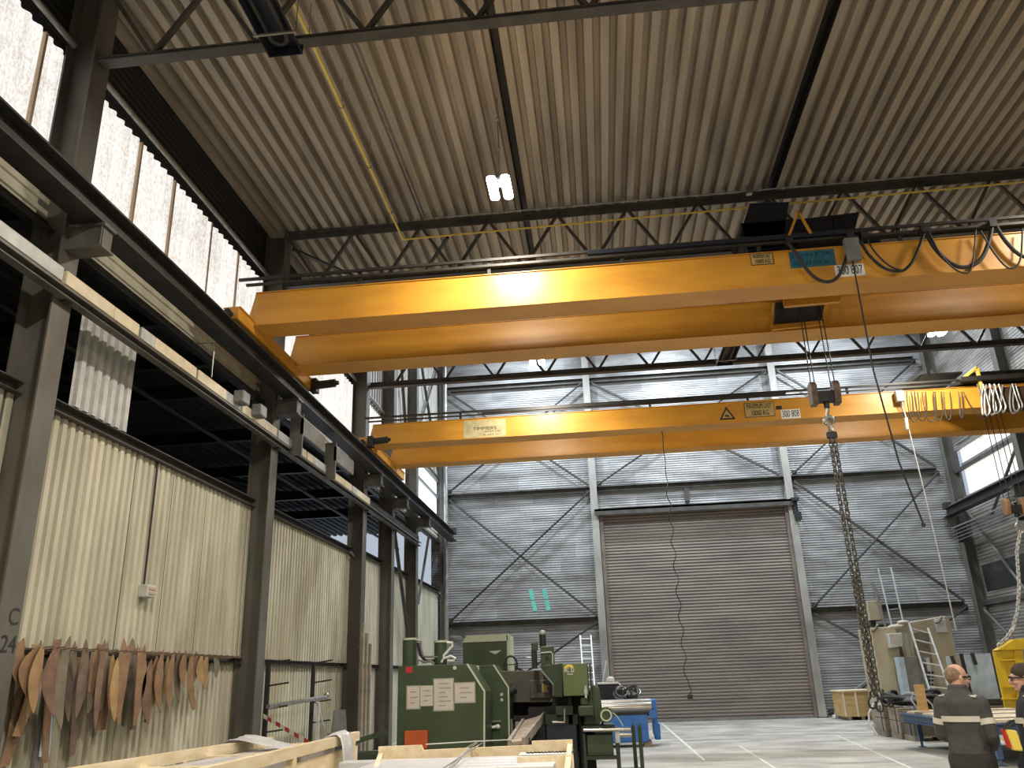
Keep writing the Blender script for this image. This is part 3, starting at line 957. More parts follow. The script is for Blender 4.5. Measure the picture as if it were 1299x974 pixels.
def crane(lab, ya, da, yb, db, zb, zt, truck, x0=-5.97, x1=14.25):
    t = thing('overhead_crane', ((x0 + x1) / 2, ya, 7.85), lab, 'crane', 'yellow overhead cranes')
    for (y, d) in ((ya, da), (yb, db)):
        g = MB()
        poly = [(x0, zt), (x1, zt), (x1 + 0.13, zb + 0.04), (x1 + 0.1, zb), (x0 - 0.02, zb), (x0 - 0.13, zb + 0.04)]
        g.prism(poly, (0, y, 0), X1, Z1, (0, d, 0))
        g.bx(x0, x1, y - 0.025, y + d + 0.025, zt, zt + 0.014)
        g.bx(x0 + .02, x1, y - 0.018, y + d + 0.018, zb - 0.012, zb)
        g.bx((x0 + x1) / 2 - .02, (x0 + x1) / 2 + .0, y - 0.003, y, zb, zt)
        gi = g.build('girder', M['yellow'], t)
        MB().bx(x0 - .012, x0 + .012, y - 0.004, y, zb, zt - .01).build('end_seam', M['plate'], gi)
    for xs, sx in ((-6.1, 1), (14.37, -1)):
        e = MB()
        e.bx(xs - 0.13, xs + 0.13, truck[0], truck[1], 7.9, 8.12)
        e.bx(xs - 0.16, xs + 0.16, truck[0] + .02, truck[1] - .02, 8.12, 8.135)
        tr = e.build('end_truck', M['yellow'], t)
        for yy in (truck[0] + 0.28, truck[1] - 0.28):
            MB().cyl((xs - 0.045, yy, 7.95), (xs + 0.045, yy, 7.95), 0.1, n=20).build('wheel', M['black'], tr)
        for yy, s_ in ((truck[0], -1), (truck[1], 1)):
            MB().cyl((xs, yy, 7.98), (xs, yy + s_ * 0.14, 7.98), 0.05, 0.06, n=14).build('buffer', M['black'], tr)
    return t


c1 = crane('nearer yellow double-girder overhead crane numbered 300 807', 13.3, 0.56, 15.4, 0.6, 8.06, 8.70, (12.62, 16.5))
c2 = crane('farther yellow double-girder overhead crane numbered 300 808', 21.55, 0.56, 23.9, 0.5, 8.04, 8.60, (21.1, 25.4))
# drive motors on the end trucks
for c, y in ((c1, 16.55), (c2, 21.2)):
    MB().cyl((-5.95, y, 8.02), (-5.45, y, 8.05), 0.09, n=16).bx(-6.0, -5.85, y - .12, y + .12, 7.86, 8.16).cyl((-5.45, y, 8.05), (-5.38, y, 8.05), 0.05, n=12).build('travel_motor', M['black'], c, bevel=0.008)

# --- crane 1 fittings
YC = 13.3
tr = MB()
tr.bar((-6.3, YC - 0.05, 8.98), (14.2, YC - 0.05, 8.98), 0.05, 0.05).bar((-6.15, YC - 0.05, 8.86), (14.2, YC - 0.05, 8.86), 0.05, 0.045)
for x in [-4.0, -1.6, 0.8, 3.2, 5.6, 8.0, 10.4]:
    tr.bx(x - .03, x + .03, YC - 0.02, YC + 0.02, 8.7, 9.02)
tr.build('festoon_rail', M['steel'], c1)
tr = MB().bx(0.2, 5.0, YC - 0.12, YC - 0.02, 8.9, 8.96)
tr.build('festoon_channel', M['navy'], c1)
sign(c1, ((952, 323), (981, 334)), YC, M['plate'], 'load_plate', (('MAXIMUM LAST', .85), ('10000 KG', .7)), M['ink'], outline=M['ink'])
o = sign(c1, ((1000, 320), (1061, 336)), YC, M['blueplate'], 'maker_plate')
a, b = PX(1000, 320, Y=YC), PX(1061, 336, Y=YC)
scribble(o, a.x, b.x, b.z, a.z, YC - .006, M['bluetxt'], 2, 4, .94)
sign(c1, ((1058, 337), (1098, 349)), YC, M['white'], 'number_plate', (('300 807', .86),), M['ink'])
triangle_sign(c1, PX(1086, 322, Y=YC), 0.2, YC)
# festoon cables of the near crane
def cab(parent, pts, Y, r, m, name='festoon_cable'):
    q = [PX(*a, Y=Y) for a in pts]
    # smooth by Catmull-Rom
    out = []
    for i in range(len(q) - 1):
        p0, p1, p2, p3 = q[max(i - 1, 0)], q[i], q[i + 1], q[min(i + 2, len(q) - 1)]
        for k in range(6):
            u = k / 6
            out.append(0.5 * ((2 * p1) + (p2 - p0) * u + (2 * p0 - 5 * p1 + 4 * p2 - p3) * u * u + (3 * p1 - p0 - 3 * p2 + p3) * u ** 3))
    out.append(q[-1])
    return MB().tube(out, r, 8).build(name, m, parent, smooth=True)


YK = YC - 0.12
cab(c1, [(1000, 308), (1012, 325), (1028, 347), (1045, 357), (1060, 354), (1070, 338), (1078, 308)], YK, 0.03, M['black'])
cab(c1, [(1092, 306), (1103, 324), (1122, 340), (1142, 344), (1156, 334), (1167, 310), (1171, 296)], YK, 0.026, M['black'])
cab(c1, [(1100, 304), (1112, 322), (1130, 338), (1148, 342), (1160, 328), (1173, 296)], YK - .03, 0.016, M['black'])
cab(c1, [(1174, 294), (1186, 315), (1205, 333), (1224, 339), (1243, 330), (1254, 308), (1259, 284)], YK, 0.036, M['black'])
cab(c1, [(1178, 294), (1195, 325), (1216, 344), (1232, 341), (1238, 292)], YK - .04, 0.014, M['black'])
cab(c1, [(1244, 293), (1262, 322), (1280, 340), (1294, 330), (1297, 290)], YK - .02, 0.016, M['black'])
cab(c1, [(1262, 284), (1275, 305), (1292, 322), (1312, 330)], YK, 0.034, M['black'])
for px in (1000, 1078, 1096, 1172, 1258):
    q = PX(px, 300 if px < 1100 else 292 - (px - 1170) * .1, Y=YK)
    MB().bx(q.x - .06, q.x + .06, YK - .06, YK + .06, 8.78, 8.9).build('cable_trolley', M['black'], c1)
q = PX(1078, 312, Y=YK)
MB().bx(q.x - .1, q.x + .14, YK - .08, YK + .04, q.z - .3, q.z + .12).build('junction_box', M['grey'], c1)
tag(MB().tube([PX(1080, 322, Y=YK), PX(1108, 470, Y=YK - .05), PX(1140, 585, Y=YK - .05), PX(1171, 664, Y=YK)], 0.014, 6).cyl(PX(1171, 664, Y=YK), PX(1172, 668, Y=YK), .03, n=8).build('pendant_cable', M['black'], None), 'long black control cable hanging from the near crane past the far crane', 'cable')

# --- hoist of crane 1
t = thing('crane_hoist', (4.2, 14.6, 8.75), 'dark hoist trolley with navy plates on top of the near crane', 'hoist', 'crane hoists')
MB().bx(3.05, 5.35, 13.5, 15.85, 8.80, 8.92).build('trolley_frame', M['navy'], t)
MB().bx(3.1, 4.1, 14.0, 15.4, 8.92, 9.75).build('machinery_box', M['navy'], t, bevel=0.03)
MB().prism([(0, 0), (0.9, 0), (0.9, 0.02), (0, 0.02)], (3.05, 13.45, 8.95), X1, V((0, .45, .9)), (0, 1.2, 0.0)).build('sloping_cover', M['navy'], t)
def pz(px, py, Y): q_ = PX(px, py, Y=Y); return (q_.x, q_.z)


MB().prism([pz(*a, 14.0) for a in ((938, 300), (951, 258), (1001, 256), (994, 300))], (0, 14.0, 0), X1, Z1, (0, 1.2, 0)).build('rear_cover', M['navy'], t)
MB().prism([pz(*a, 14.1) for a in ((994, 300), (997, 280), (1056, 273), (1056, 297))], (0, 14.1, 0), X1, Z1, (0, 1.1, 0)).build('cover_plate', M['navy'], t)
MB().prism([pz(*a, 14.1) for a in ((1057, 297), (1057, 273), (1090, 269), (1084, 294))], (0, 14.1, 0), X1, Z1, (0, 1.1, 0)).build('cover_plate', M['navy'], t)
MB().cyl((4.0, 14.3, 9.1), (5.2, 14.3, 9.1), 0.28, n=24).build('rope_drum', M['black'], t)
for xx in (3.35, 5.05):
    for yy in (13.58, 15.7):
        MB().cyl((xx, yy - .04, 8.82), (xx, yy + .04, 8.82), 0.1, n=18).build('wheel', M['black'], t)
MB().bar((3.72, YC - .1, 8.95), (3.95, YC - .1, 9.42), .04, .04).bar((3.95, YC - .1, 9.42), (4.1, YC - .1, 8.95), .04, .04).build('tow_arm', M['yellow'], t)
# yellow under-frame between the girders
MB().prism([pz(*a, 14.15) for a in ((994, 379), (1068, 372), (1066, 382), (996, 388))], (0, 14.15, 0), X1, Z1, (0, .1, 0)).build('under_frame', M['yellow'], t)
MB().prism([pz(*a, 15.3) for a in ((978, 412), (1046, 406), (1045, 411), (980, 418))], (0, 15.3, 0), X1, Z1, (0, .08, 0)).build('under_frame', M['yellow'], t)
MB().prism([pz(*a, 15.32) for a in ((982, 413), (984, 384), (1050, 378), (1046, 406))], (0, 15.32, 0), X1, Z1, (0, .05, 0)).build('recess_shade', M['steel'], t)  # dark plate painting the shade of the recess between the yellow bars
MB().bar(PX(1050, 380, Y=15.2), PX(1044, 405, Y=15.25), .05, .05).build('under_frame_strut', M['yellow'], t)
MB().bar(PX(981, 386, Y=15.2), PX(979, 414, Y=15.25), .03, .03).build('under_frame_strut', M['yellow'], t)
HX, HY = 4.28, 14.6
rp = MB()
for dx, dy in ((-0.24, -0.1), (-0.12, .1), (0.1, -0.1), (0.24, .1)):
    rp.cyl((HX + dx, HY + dy, 6.55), (HX + dx * .9, HY + dy, 8.95), 0.011, n=6)
rp.build('wire_rope', M['steel'], t)


def ring_path(c, rx, rz, n=20, ax=0.0):
    return [V(c) + V((rx * math.cos(a) * math.cos(ax), rx * math.cos(a) * math.sin(ax), rz * math.sin(a))) for a in [2 * PI * i / n for i in range(n)]]


def link(mb, c, d, L, w, r, roll):
    """one oval chain link centred at c along d"""
    d = V(d).normalized()
    a = d.orthogonal().normalized()
    b = d.cross(a)
    u = a * math.cos(roll) + b * math.sin(roll)
    n = 12
    path = []
    for i in range(n):
        th = 2 * PI * i / n
        s_ = math.sin(th)
        path.append(V(c) + u * (w / 2 * math.cos(th)) + d * ((L / 2 - w / 2) * (1 if s_ > 0 else -1 if s_ < 0 else 0) + w / 2 * s_))
    mb.tube(path, r, 5, closed=True)


def chain_path(mb, pts, pitch, w, r):
    pts = [V(p) for p in pts]
    seg = [(pts[i + 1] - pts[i]).length for i in range(len(pts) - 1)]
    tot = sum(seg)
    n = int(tot / pitch)
    for k in range(n):
        s_ = (k + .5) * tot / n
        i = 0
        while i < len(seg) - 1 and s_ > seg[i]:
            s_ -= seg[i]
            i += 1
        d = pts[i + 1] - pts[i]
        link(mb, pts[i] + d * (s_ / seg[i]), d, pitch * 1.45, w, r, (k % 2) * PI / 2 + 0.5)


def hook_block(name, x, y, ztop, lab, s=1.0, m=None):
    t = thing(name, (x, y, ztop - 0.75 * s), lab, 'hook block', 'crane hook blocks')
    m = m or mat('brown hook block guard', (.15, .105, .08), .5, .2, .4, 8)
    for sx in (-0.21, 0.19):
        poly = [(-0.16, -0.05), (-0.10, -0.28), (0.1, -0.28), (0.17, -0.08), (0.14, 0.08), (0.05, 0.16), (-0.07, 0.16), (-0.15, 0.08)]
        poly = [(a * s, b * s) for a, b in poly]
        MB().prism(poly, (x + sx * s - 0.05 * s, y, ztop - 0.1 * s), Y1, Z1, (0.11 * s, 0, 0)).build('sheave_guard', m, t, bevel=0.02 * s)
    MB().bx(x - .2 * s, x + .2 * s, y - .07 * s, y + .07 * s, ztop - .33 * s, ztop - .12 * s).cyl((x, y, ztop - .44 * s), (x, y, ztop - .33 * s), .05 * s).build('crosshead', M['black'], t, bevel=0.01)
    hk = [V((x, y, ztop - .42 * s)), V((x, y, ztop - .5 * s)), V((x - .02 * s, y, ztop - .56 * s))]
    for i in range(9):
        a = PI * 0.75 - i * PI * 1.45 / 8 + PI / 2
        hk.append(V((x + .085 * s * math.cos(a), y, ztop - .68 * s + .085 * s * math.sin(a))))
    MB().tube(hk, [.03 * s] * 3 + [.034 * s] * 7 + [.025 * s, .014 * s], 10).build('hook', M['galv'], t, smooth=True)
    MB().bar((x - .02 * s, y, ztop - .56 * s), (x + .09 * s, y, ztop - .62 * s), .02 * s, .03 * s).build('safety_latch', M['galv'], t)
    return t


hook_block('hook_block', HX, HY, 6.62, 'brown twin-sheave hook block of the near crane carrying the long chain')
ch = MB()
ch.tube(ring_path((HX, HY, 5.86), .085, .13, ax=.9), .02, 8, closed=True)
t = thing('chain_sling', (HX, HY, 1.0), 'long double chain sling hanging from the near crane hook', 'chain')
ch.build('master_ring', M['galv'], t, smooth=True)
c = MB()
chain_path(c, [(HX - .035, HY, 5.72), (HX - .05, HY, 4.6), (HX - .05, HY - .02, 1.35)], .085, .062, .012)
c.build('chain_strand', M['chain'], t)
c = MB()
chain_path(c, [(HX + .035, HY, 5.72), (HX + .05, HY + .03, 4.6), (HX + .06, HY + .03, 1.35)], .085, .062, .012)
c.build('chain_strand', M['chain'], t)
c = MB()
chain_path(c, [(HX - .0, HY + .05, 3.3), (HX + .0, HY + .06, 1.35)], .085, .062, .012)
c.build('doubled_strand', M['chain'], t)
MB().bx(HX - .09, HX + .09, HY - .04, HY + .04, 5.62, 5.74).build('shortener', M['steel'], t, bevel=.02)
for dx, zz in ((-.09, 1.3), (.02, 1.25), (.11, 1.33)):
    p = [V((HX + dx + .055 * math.cos(a), HY - .03, zz - .05 + .08 * math.sin(a))) for a in [PI * .6 + i * PI * 1.5 / 10 for i in range(11)]]
    MB().tube([V((HX + dx, HY - .03, zz + .12))] + p, .018, 8).build('sling_hook', M['steel'], t, smooth=True)

# --- crane 2 fittings
YC = 21.55
tr = MB()
tr.bar((-6.2, YC - .05, 8.80), (14.2, YC - .05, 8.80), .05, .05).bar((-6.1, YC - .05, 8.69), (14.2, YC - .05, 8.69), .04, .04)
for x in [-3.5, -.9, 1.7, 4.3, 6.9]:
    tr.bx(x - .03, x + .03, YC - .02, YC + .02, 8.6, 8.84)
tr.bx(-2.9, 5.3, YC - .1, YC - .03, 8.72, 8.80)
tr.build('festoon_rail', M['steel'], c2)
sign(c2, ((588, 534), (642, 553)), YC, M['plate2'], 'maker_plate', (('TIMMERS', .56),), M['ink'], size=.13)
a, b = PX(588, 534, Y=YC), PX(642, 553, Y=YC)
scribble(bpy.data.objects['maker_plate.001'], a.x + .5, b.x - .1, b.z + .02, lerp(b.z, a.z, .42), YC - .006, M['ink'], 2, 9, .9)
sign(c2, ((944, 512), (983, 527)), YC, M['plate'], 'load_plate', (('MAXIMUM LAST', .86), ('10000 KG', .6)), M['ink'], outline=M['ink'])
sign(c2, ((984, 515), (992, 519)), YC, M['ink'], 'small_plate')
sign(c2, ((990, 520), (1016, 530)), YC, M['white'], 'number_plate', (('300 808', .88),), M['ink'])
triangle_sign(c2, PX(922, 524, Y=YC), 0.36, YC)
YK = YC - .14
def xr(px): return PX(px, 490, Y=YK).x
for i, (a, b, zb_) in enumerate(((1141, 1158, 530), (1150, 1166, 534), (1160, 1176, 533), (1170, 1188, 534), (1184, 1196, 533), (1197, 1207, 532), (1216, 1222, 530))):
    cab(c2, [(a, 497), (a + 1, 510), (lerp(a, b, .35), zb_ - 3), (lerp(a, b, .75), zb_), (b, 520), (b - 2, 497)], YK - .02 * (i % 2), .014, M['steel'])
cab(c2, [(1222, 497), (1232, 515), (1243, 529), (1254, 530)], YK, .012, M['steel'])
for i, (a, b, zb_) in enumerate(((1243, 1249, 526), (1247, 1256, 527), (1253, 1264, 526), (1258, 1270, 524), (1268, 1276, 523), (1279, 1293, 524), (1283, 1297, 522))):
    cab(c2, [(a + 4, 488), (a + 2, 505), (a + 3, zb_ - 4), ((a + b) / 2 + 1, zb_), (b, zb_ - 7), (b - 4, 503), (b - 9, 487)], YK - .05 - .03 * (i % 2), .026, M['galv'])
q = PX(1141, 501, Y=YK)
MB().bx(q.x - .1, q.x + .1, YK - .05, YK + .1, q.z - .18, q.z + .12).build('limit_switch', M['lgrey'], c2, bevel=.02)
a, b, cc = PX(1219, 482, Y=YK), PX(1239, 466, Y=YK), PX(1246, 497, Y=YK)
MB().bar(a, b, .08, .08).bar(b, cc, .08, .08).build('cable_davit', M['gas'], c2, bevel=.01)
tag(MB().tube([PX(1144, 508, Y=YK), PX(1153, 545, Y=YK), PX(1168, 605, Y=YK), PX(1195, 720, Y=YK), PX(1213, 800, Y=YK)], .016, 6).cyl(PX(1149, 530, Y=YK), PX(1151, 545, Y=YK), .05, n=8).build('pendant_cable', M['lgrey'], None), 'pale pendant cable hanging from the far crane limit switch', 'cable')
# two-strand cable with loops in front of the shutter
a = PX(843, 577, Y=YC + .2)
pts = []
for i in range(60):
    z = lerp(8.0, 1.5, i / 59)
    amp = .05 * math.sin(i * 1.1) * (1 if i > 14 else 0.2)
    pts.append(V((a.x + amp, YC + .25 + .04 * math.cos(i * 1.1), z)))
e = pts[-1]
pts += [e + V((.05 * math.sin(u), 0, -.06 * u)) for u in (1, 2, 3, 4)]
tag(MB().tube(pts, .012, 6).bx(e.x - .06, e.x + .06, e.y - .04, e.y + .04, e.z - .3, e.z - .2).build('pendant_cable', M['steel'], None), 'thin twisted pull cable hanging in front of the roller shutter', 'cable')
# hoist of crane 2
t = thing('crane_hoist', (11.2, 22.9, 8.65), 'dark hoist trolley with grey cover plates on the far crane', 'hoist', 'crane hoists')
MB().bx(9.75, 12.6, 21.3, 24.3, 8.70, 8.82).build('trolley_frame', M['steel'], t)
MB().bx(10.35, 12.6, 21.40, 21.52, 7.85, 8.5).build('shadow_plate', mat('dark brown hoist shadow', (.07, .038, .022), .7, .0, .35, 3), t, bevel=.02)  # dark brown plate painting the hoist's shadow on the girder
MB().bx(9.3, 10.4, 22.6, 24.0, 9.35, 9.4).prism([(0, 0), (1, 0), (1, .04), (0, .04)], (9.3, 22.6, 9.37), V((0, 0, -.55)) + V((-.9, 0, 0)), Y1 * 0.02 + Z1, (0, 1.3, 0)).build('cover_plate', M['grey'], t)
MB().bx(10.4, 12.6, 22.4, 23.8, 8.9, 9.3).build('machinery_box', M['steel'], t, bevel=.03)
MB().cyl((10.3, 22.8, 8.5), (12.5, 22.8, 8.5), .26, n=24).build('rope_drum', M['black'], t)
qx = PX(1290, 655, Y=22.7)
rp = MB()
for dx in (-.22, -.08, .1, .24):
    rp.cyl((qx.x + dx, 22.7, qx.z + .3), (qx.x + dx * .9, 22.7, 8.7), .011, n=6)
rp.build('wire_rope', M['steel'], t)
hook_block('hook_block', qx.x, 22.7, qx.z + .42, 'rust brown hook block of the far crane at the right edge of the view', 1.0, mat('rusty orange guard', (.30, .17, .09), .6, .1, .3, 5))
t = thing('chain_sling', (qx.x, 22.7, 2.4), 'pale chain running from the far hook down to the yellow lifting frame', 'chain')
c = MB()
chain_path(c, [(qx.x, 22.7, qx.z - .38), PX(1290, 700, Y=22.7), PX(1293, 745, Y=22.6), PX(1291, 775, Y=22.5), PX(1285, 797, Y=22.4), PX(1277, 809, Y=22.3), PX(1266, 819, Y=22.2)], .085, .075, .018)
c.build('chain_strand', M['lgrey'], t)
MB().tube(ring_path((qx.x, 22.7, qx.z - .33), .08, .12), .022, 8, closed=True).build('master_ring', M['galv'], t, smooth=True)

# conductor wires on the right runway
t = thing('conductor_wires', (14.3, 29, 6.6), 'five parallel conductor bars below the right runway girder', 'conductor')
for i in range(5):
    z = 6.9 - i * .13
    MB().bx(14.28, 14.32, 24.0, 35.0, z, z + .045 if i == 0 else z + .02).build('conductor_bar', M['galv'], t)
for yb_ in (29.6, 34.6):
    MB().bx(14.32, 14.7, yb_, yb_ + .06, 6.3, 7.0).build('bracket', M['steel'], t)
# ================================================================== RUSTY TEMPLATES ON THE LEFT WALL
# rods sticking out of the wall girt
rk = thing('template_rack', (XL + 0.1, 12.2, 2.3), 'row of thin steel pegs on the wall girt that the rusty templates hang from', 'rack')
MB().bx(XL + 0.09, XL + 0.12, 9.35, 15.0, 2.27, 2.33).build('rail', M['steel'], rk)
yy = 9.42
while yy < 14.9:
    MB().cyl((XL + 0.1, yy, 2.31), (XL + 0.52, yy - .03, 2.335), 0.009, n=6).build('peg', RUSTS[5], rk)
    yy += 0.225
# (top px, bottom px, width m, distance from wall m, rust, shape, bow)
TPL = [
    ((25, 815), (5, 972), .24, .10, 0, 'strip', .10), ((25, 818), (20, 902), .17, .14, 5, 'lens', .03), ((30, 809), (25, 872), .17, .30, 0, 'lens', -.06),
    ((45, 818), (20, 934), .20, .16, 1, 'strip', .08), ((48, 820), (34, 884), .20, .34, 0, 'lens', -.10), ((52, 812), (38, 914), .17, .12, 3, 'lens', -.03),
    ((55, 817), (42, 905), .19, .38, 1, 'lens', -.05), ((77, 810), (68, 909), .22, .40, 2, 'lens', -.12), ((72, 811), (57, 968), .16, .15, 0, 'strip', -.04),
    ((89, 807), (77, 924), .24, .33, 3, 'lens', -.10), ((95, 813), (86, 915), .20, .18, 3, 'lens', -.02), ((99, 832), (91, 958), .18, .10, 5, 'strip', .02),
    ((109, 811), (96, 911), .20, .34, 5, 'lens', .03), ((117, 825), (111, 905), .24, .20, 3, 'lens', .06), ((127, 817), (115, 878), .17, .36, 0, 'strip', -.03),
    ((133, 811), (120, 929), .13, .42, 2, 'lens', -.02), ((136, 814), (127, 903), .22, .24, 3, 'lens', -.04), ((140, 832), (129, 926), .28, .12, 0, 'strip', .0),
    ((149, 834), (145, 916), .17, .40, 4, 'lens', -.04), ((143, 830), (138, 900), .17, .28, 1, 'lens', .02), ((163, 809), (150, 917), .28, .32, 0, 'fork', -.06), ((168, 809), (164, 893), .24, .2, 3, 'lens', .0),
    ((179, 817), (170, 920), .24, .36, 0, 'fork', .06), ((174, 822), (168, 925), .2, .12, 5, 'strip', .05), ((192, 836), (188, 919), .24, .36, 2, 'lens', -.08), ((199, 832), (194, 895), .22, .28, 1, 'lens', -.02),
    ((207, 824), (203, 903), .19, .34, 0, 'lens', -.08), ((213, 832), (205, 884), .18, .22, 1, 'lens', .04), ((221, 825), (213, 899), .18, .36, 0, 'lens', -.04), ((227, 825), (227, 892), .17, .34, 5, 'lens', -.05),
    ((232, 832), (230, 866), .17, .26, 1, 'lens', .0), ((236, 825), (233, 872), .19, .4, 0, 'lens', -.06), ((243, 832), (247, 899), .2, .38, 0, 'strip', -.08), ((249, 826), (244, 868), .19, .3, 2, 'lens', .03),
    ((256, 830), (256, 866), .22, .32, 4, 'lens', -.06), ((263, 830), (260, 874), .22, .28, 1, 'lens', -.05), ((272, 832), (274, 860), .2, .2, 3, 'lens', .04),
]
where = ['beside the lettered column', 'at the near end of the row', 'near the left end of the row', 'left of the row middle', 'around the row middle', 'right of the row middle', 'towards the far end of the row', 'at the far end of the row']
shade = ['reddish tan', 'orange tan', 'dark red', 'greyish brown', 'golden', 'dark brown']
ORD = ['first', 'second', 'third', 'fourth', 'fifth', 'sixth', 'seventh', 'eighth', 'ninth', 'tenth', 'eleventh', 'twelfth', 'thirteenth', 'fourteenth', 'fifteenth', 'sixteenth', 'seventeenth', 'eighteenth',
       'nineteenth', 'twentieth', 'twenty-first', 'twenty-second', 'twenty-third', 'twenty-fourth', 'twenty-fifth', 'twenty-sixth', 'twenty-seventh', 'twenty-eighth', 'twenty-ninth', 'thirtieth', 'thirty-first',
       'thirty-second', 'thirty-third', 'thirty-fourth', 'thirty-fifth', 'thirty-sixth', 'thirty-seventh']
order = sorted(range(len(TPL)), key=lambda i: TPL[i][0][0])
for rank, i in enumerate(order):
    tp, bt, wd, dx, ru, sh, bow = TPL[i]
    wd *= 1.12
    x = XL + dx
    a, b = PX(*tp, X=x), PX(*bt, X=x)
    L = (a - b).length
    d = (b - a) / L
    n_ = X1
    s_ = n_.cross(d).normalized()
    if s_.y < 0:
        s_ = -s_
    N = 16
    left, right = [], []
    for k in range(N + 1):
        u = k / N
        if sh == 'lens':
            hw = wd / 2 * (math.sin(PI * u) ** 0.75 * 0.94 + 0.06)
        elif sh == 'strip':
            hw = wd / 2 * (0.6 + 0.25 * math.sin(PI * u))
        else:
            hw = wd / 2 * (0.75 + 0.25 * math.sin(PI * u)) if u < .6 else wd / 2 * (1 - (u - .6) * 1.9)
        c = bow * 1.3 * math.sin(PI * u)
        left.append((c - hw, u * L))
        right.append((c + hw, u * L))
    if sh == 'fork':        # swallow-tail top
        poly = left + right[::-1] + [(0, wd * .45)]
    else:
        poly = left + right[::-1]
    m = MB()
    m.prism(poly, a, s_, d, n_ * .006)
    o = m.build('steel_template', RUSTS[ru], None)
    kind_ = {'lens': 'leaf-shaped', 'strip': 'long straight', 'fork': 'swallow-tailed'}[sh]
    tag(o, '%s rusty %s template, %s along the wall row from the lettered column' % (shade[ru], kind_, ORD[rank]), 'template', 'rusty steel templates on the wall')
tag(MB().bx(XL + .08, XL + .12, 9.95, 10.03, 0.0, 2.05).build('steel_bar', M['grey'], None), 'grey square bar standing against the wall between the templates', 'bar')
a, b = PX(63, 885, X=XL + .12), PX(57, 946, X=XL + .12)
tag(MB().prism([(0, 0), (.16, .1), (.22, .75), (.02, .75)], (XL + .14, a.y - .1, a.z + .1), Y1, V((0, 0, -1)), (.008, 0, 0)).build('steel_template', M['paleblue'], None), 'pale blue sheet template hanging among the rusty ones', 'template', 'rusty steel templates on the wall')

# ================================================================== GREEN PRESS (ironworker)
GY = 16.0


def pxz(px, py, Y): q = PX(px, py, Y=Y); return (q.x, q.z)


t = thing('punching_machine', (-3.0, 17.2, 0), 'large dark green punching machine with paper sheets stuck on its panel', 'machine')
poly = [pxz(505, 845, GY), pxz(592, 842, GY), pxz(614, 877, GY), (-2.26, 0.25), (-3.86, 0.25)]
MB().prism(poly, (0, GY, 0), X1, Z1, (0, 1.1, 0)).build('front_panel', M['green'], t, bevel=.012)
a, b, c_ = pxz(592, 842, GY), pxz(614, 877, GY), (-2.26, 0.5)
e = MB()
for p, q in ((a, b), (b, c_)):
    e.bar((p[0] + .008, GY + .01, p[1]), (q[0] + .008, GY + .01, q[1]), .03, .02, up=(0, 1, 0))
e.build('panel_edge', M['greenp'], t)
GY2 = 17.4
poly = [pxz(597, 845, GY2), pxz(626, 843, GY2), pxz(645, 872, GY2), (-1.95, 0.2), (-2.75, 0.2)]
MB().prism(poly, (0, GY2, 0), X1, Z1, (0, .9, 0)).build('rear_panel', M['green'], t, bevel=.012)
MB().prism([pxz(596, 844, GY2), pxz(608, 844, GY2), pxz(608, 868, GY2)], (0, GY2 - .012, 0), X1, Z1, (0, .01, 0)).build('pale_corner', M['greenp'], t)
a, b = pxz(626, 843, GY2), pxz(645, 872, GY2)
MB().bar((a[0], GY2, a[1]), (b[0], GY2, b[1]), .03, .025, up=(0, 1, 0)).bar((b[0], GY2, b[1]), (b[0] - .02, GY2, .4), .03, .025, up=(0, 1, 0)).build('panel_edge', M['greenp'], t)
for z in (1.52, 1.42):
    MB().cyl((-2.07, GY2 - .02, z), (-2.07, GY2, z), .03, n=12).build('push_button', M['greenp'], t)
h = PX(620, 923, Y=GY2)
MB().bx(-2.6, -2.1, GY2 - .05, GY2, h.z + .1, h.z + .13).build('shelf_edge', M['galv'], t)
MB().cyl((h.x - .12, GY2 - .06, h.z - .02), (h.x + .16, GY2 - .06, h.z + .02), .028, n=10).ell((h.x + .19, GY2 - .06, h.z + .02), .045, .045, .045, 12, 8).build('lever', M['white'], t)
GY3 = 18.6
x0, z1 = pxz(587, 815, GY3)
x1, _ = pxz(643, 815, GY3)
MB().bx(x0, x1, GY3, GY3 + .9, 1.2, z1).build('top_box', M['green'], t, bevel=.01)
MB().prism([(x0 - .01, z1), (x1 + .02, z1), (x1 + .02, z1 + .14), (x0 + .09, z1 + .14)], (0, GY3 - .02, 0), X1, Z1, (0, .9, 0)).bx(x1, x1 + .05, GY3 - .02, GY3 + .9, 1.6, z1 + .12).build('pale_cover', M['greenp'], t)
q = pxz(628, 828, GY3)
MB().prism([(-.14, .04), (.14, .05), (.06, 0), (0, -.03), (-.06, 0)], (q[0], GY3, q[1]), X1, Z1, (0, -.01, 0)).build('badge', M['greenp'], t)
for (pl, pr_, pt, pb, lb) in ((511, 528, 811, 848, 'cylinder'), (551, 567, 814, 848, 'cylinder')):
    Yc = 16.7
    a, b = PX(pl, pt, Y=Yc), PX(pr_, pb, Y=Yc)
    r = (b.x - a.x) / 2
    MB().cyl(((a.x + b.x) / 2, Yc, b.z - .1), ((a.x + b.x) / 2, Yc, a.z), r, n=28).build('hydraulic_cylinder', M['green'], t, smooth=True, bevel=.01)
    MB().lathe([(r + .012, -.02), (r + .012, .02), (r - .02, .02), (r - .02, -.02)], ((a.x + b.x) / 2, Yc, a.z), n=28).build('rim', M['greenp'], t)


def pxtube(pts, Y, r, m, name, parent):
    return MB().tube([PX(*p, Y=Y) for p in pts], r, 8).build(name, m, parent, smooth=True)


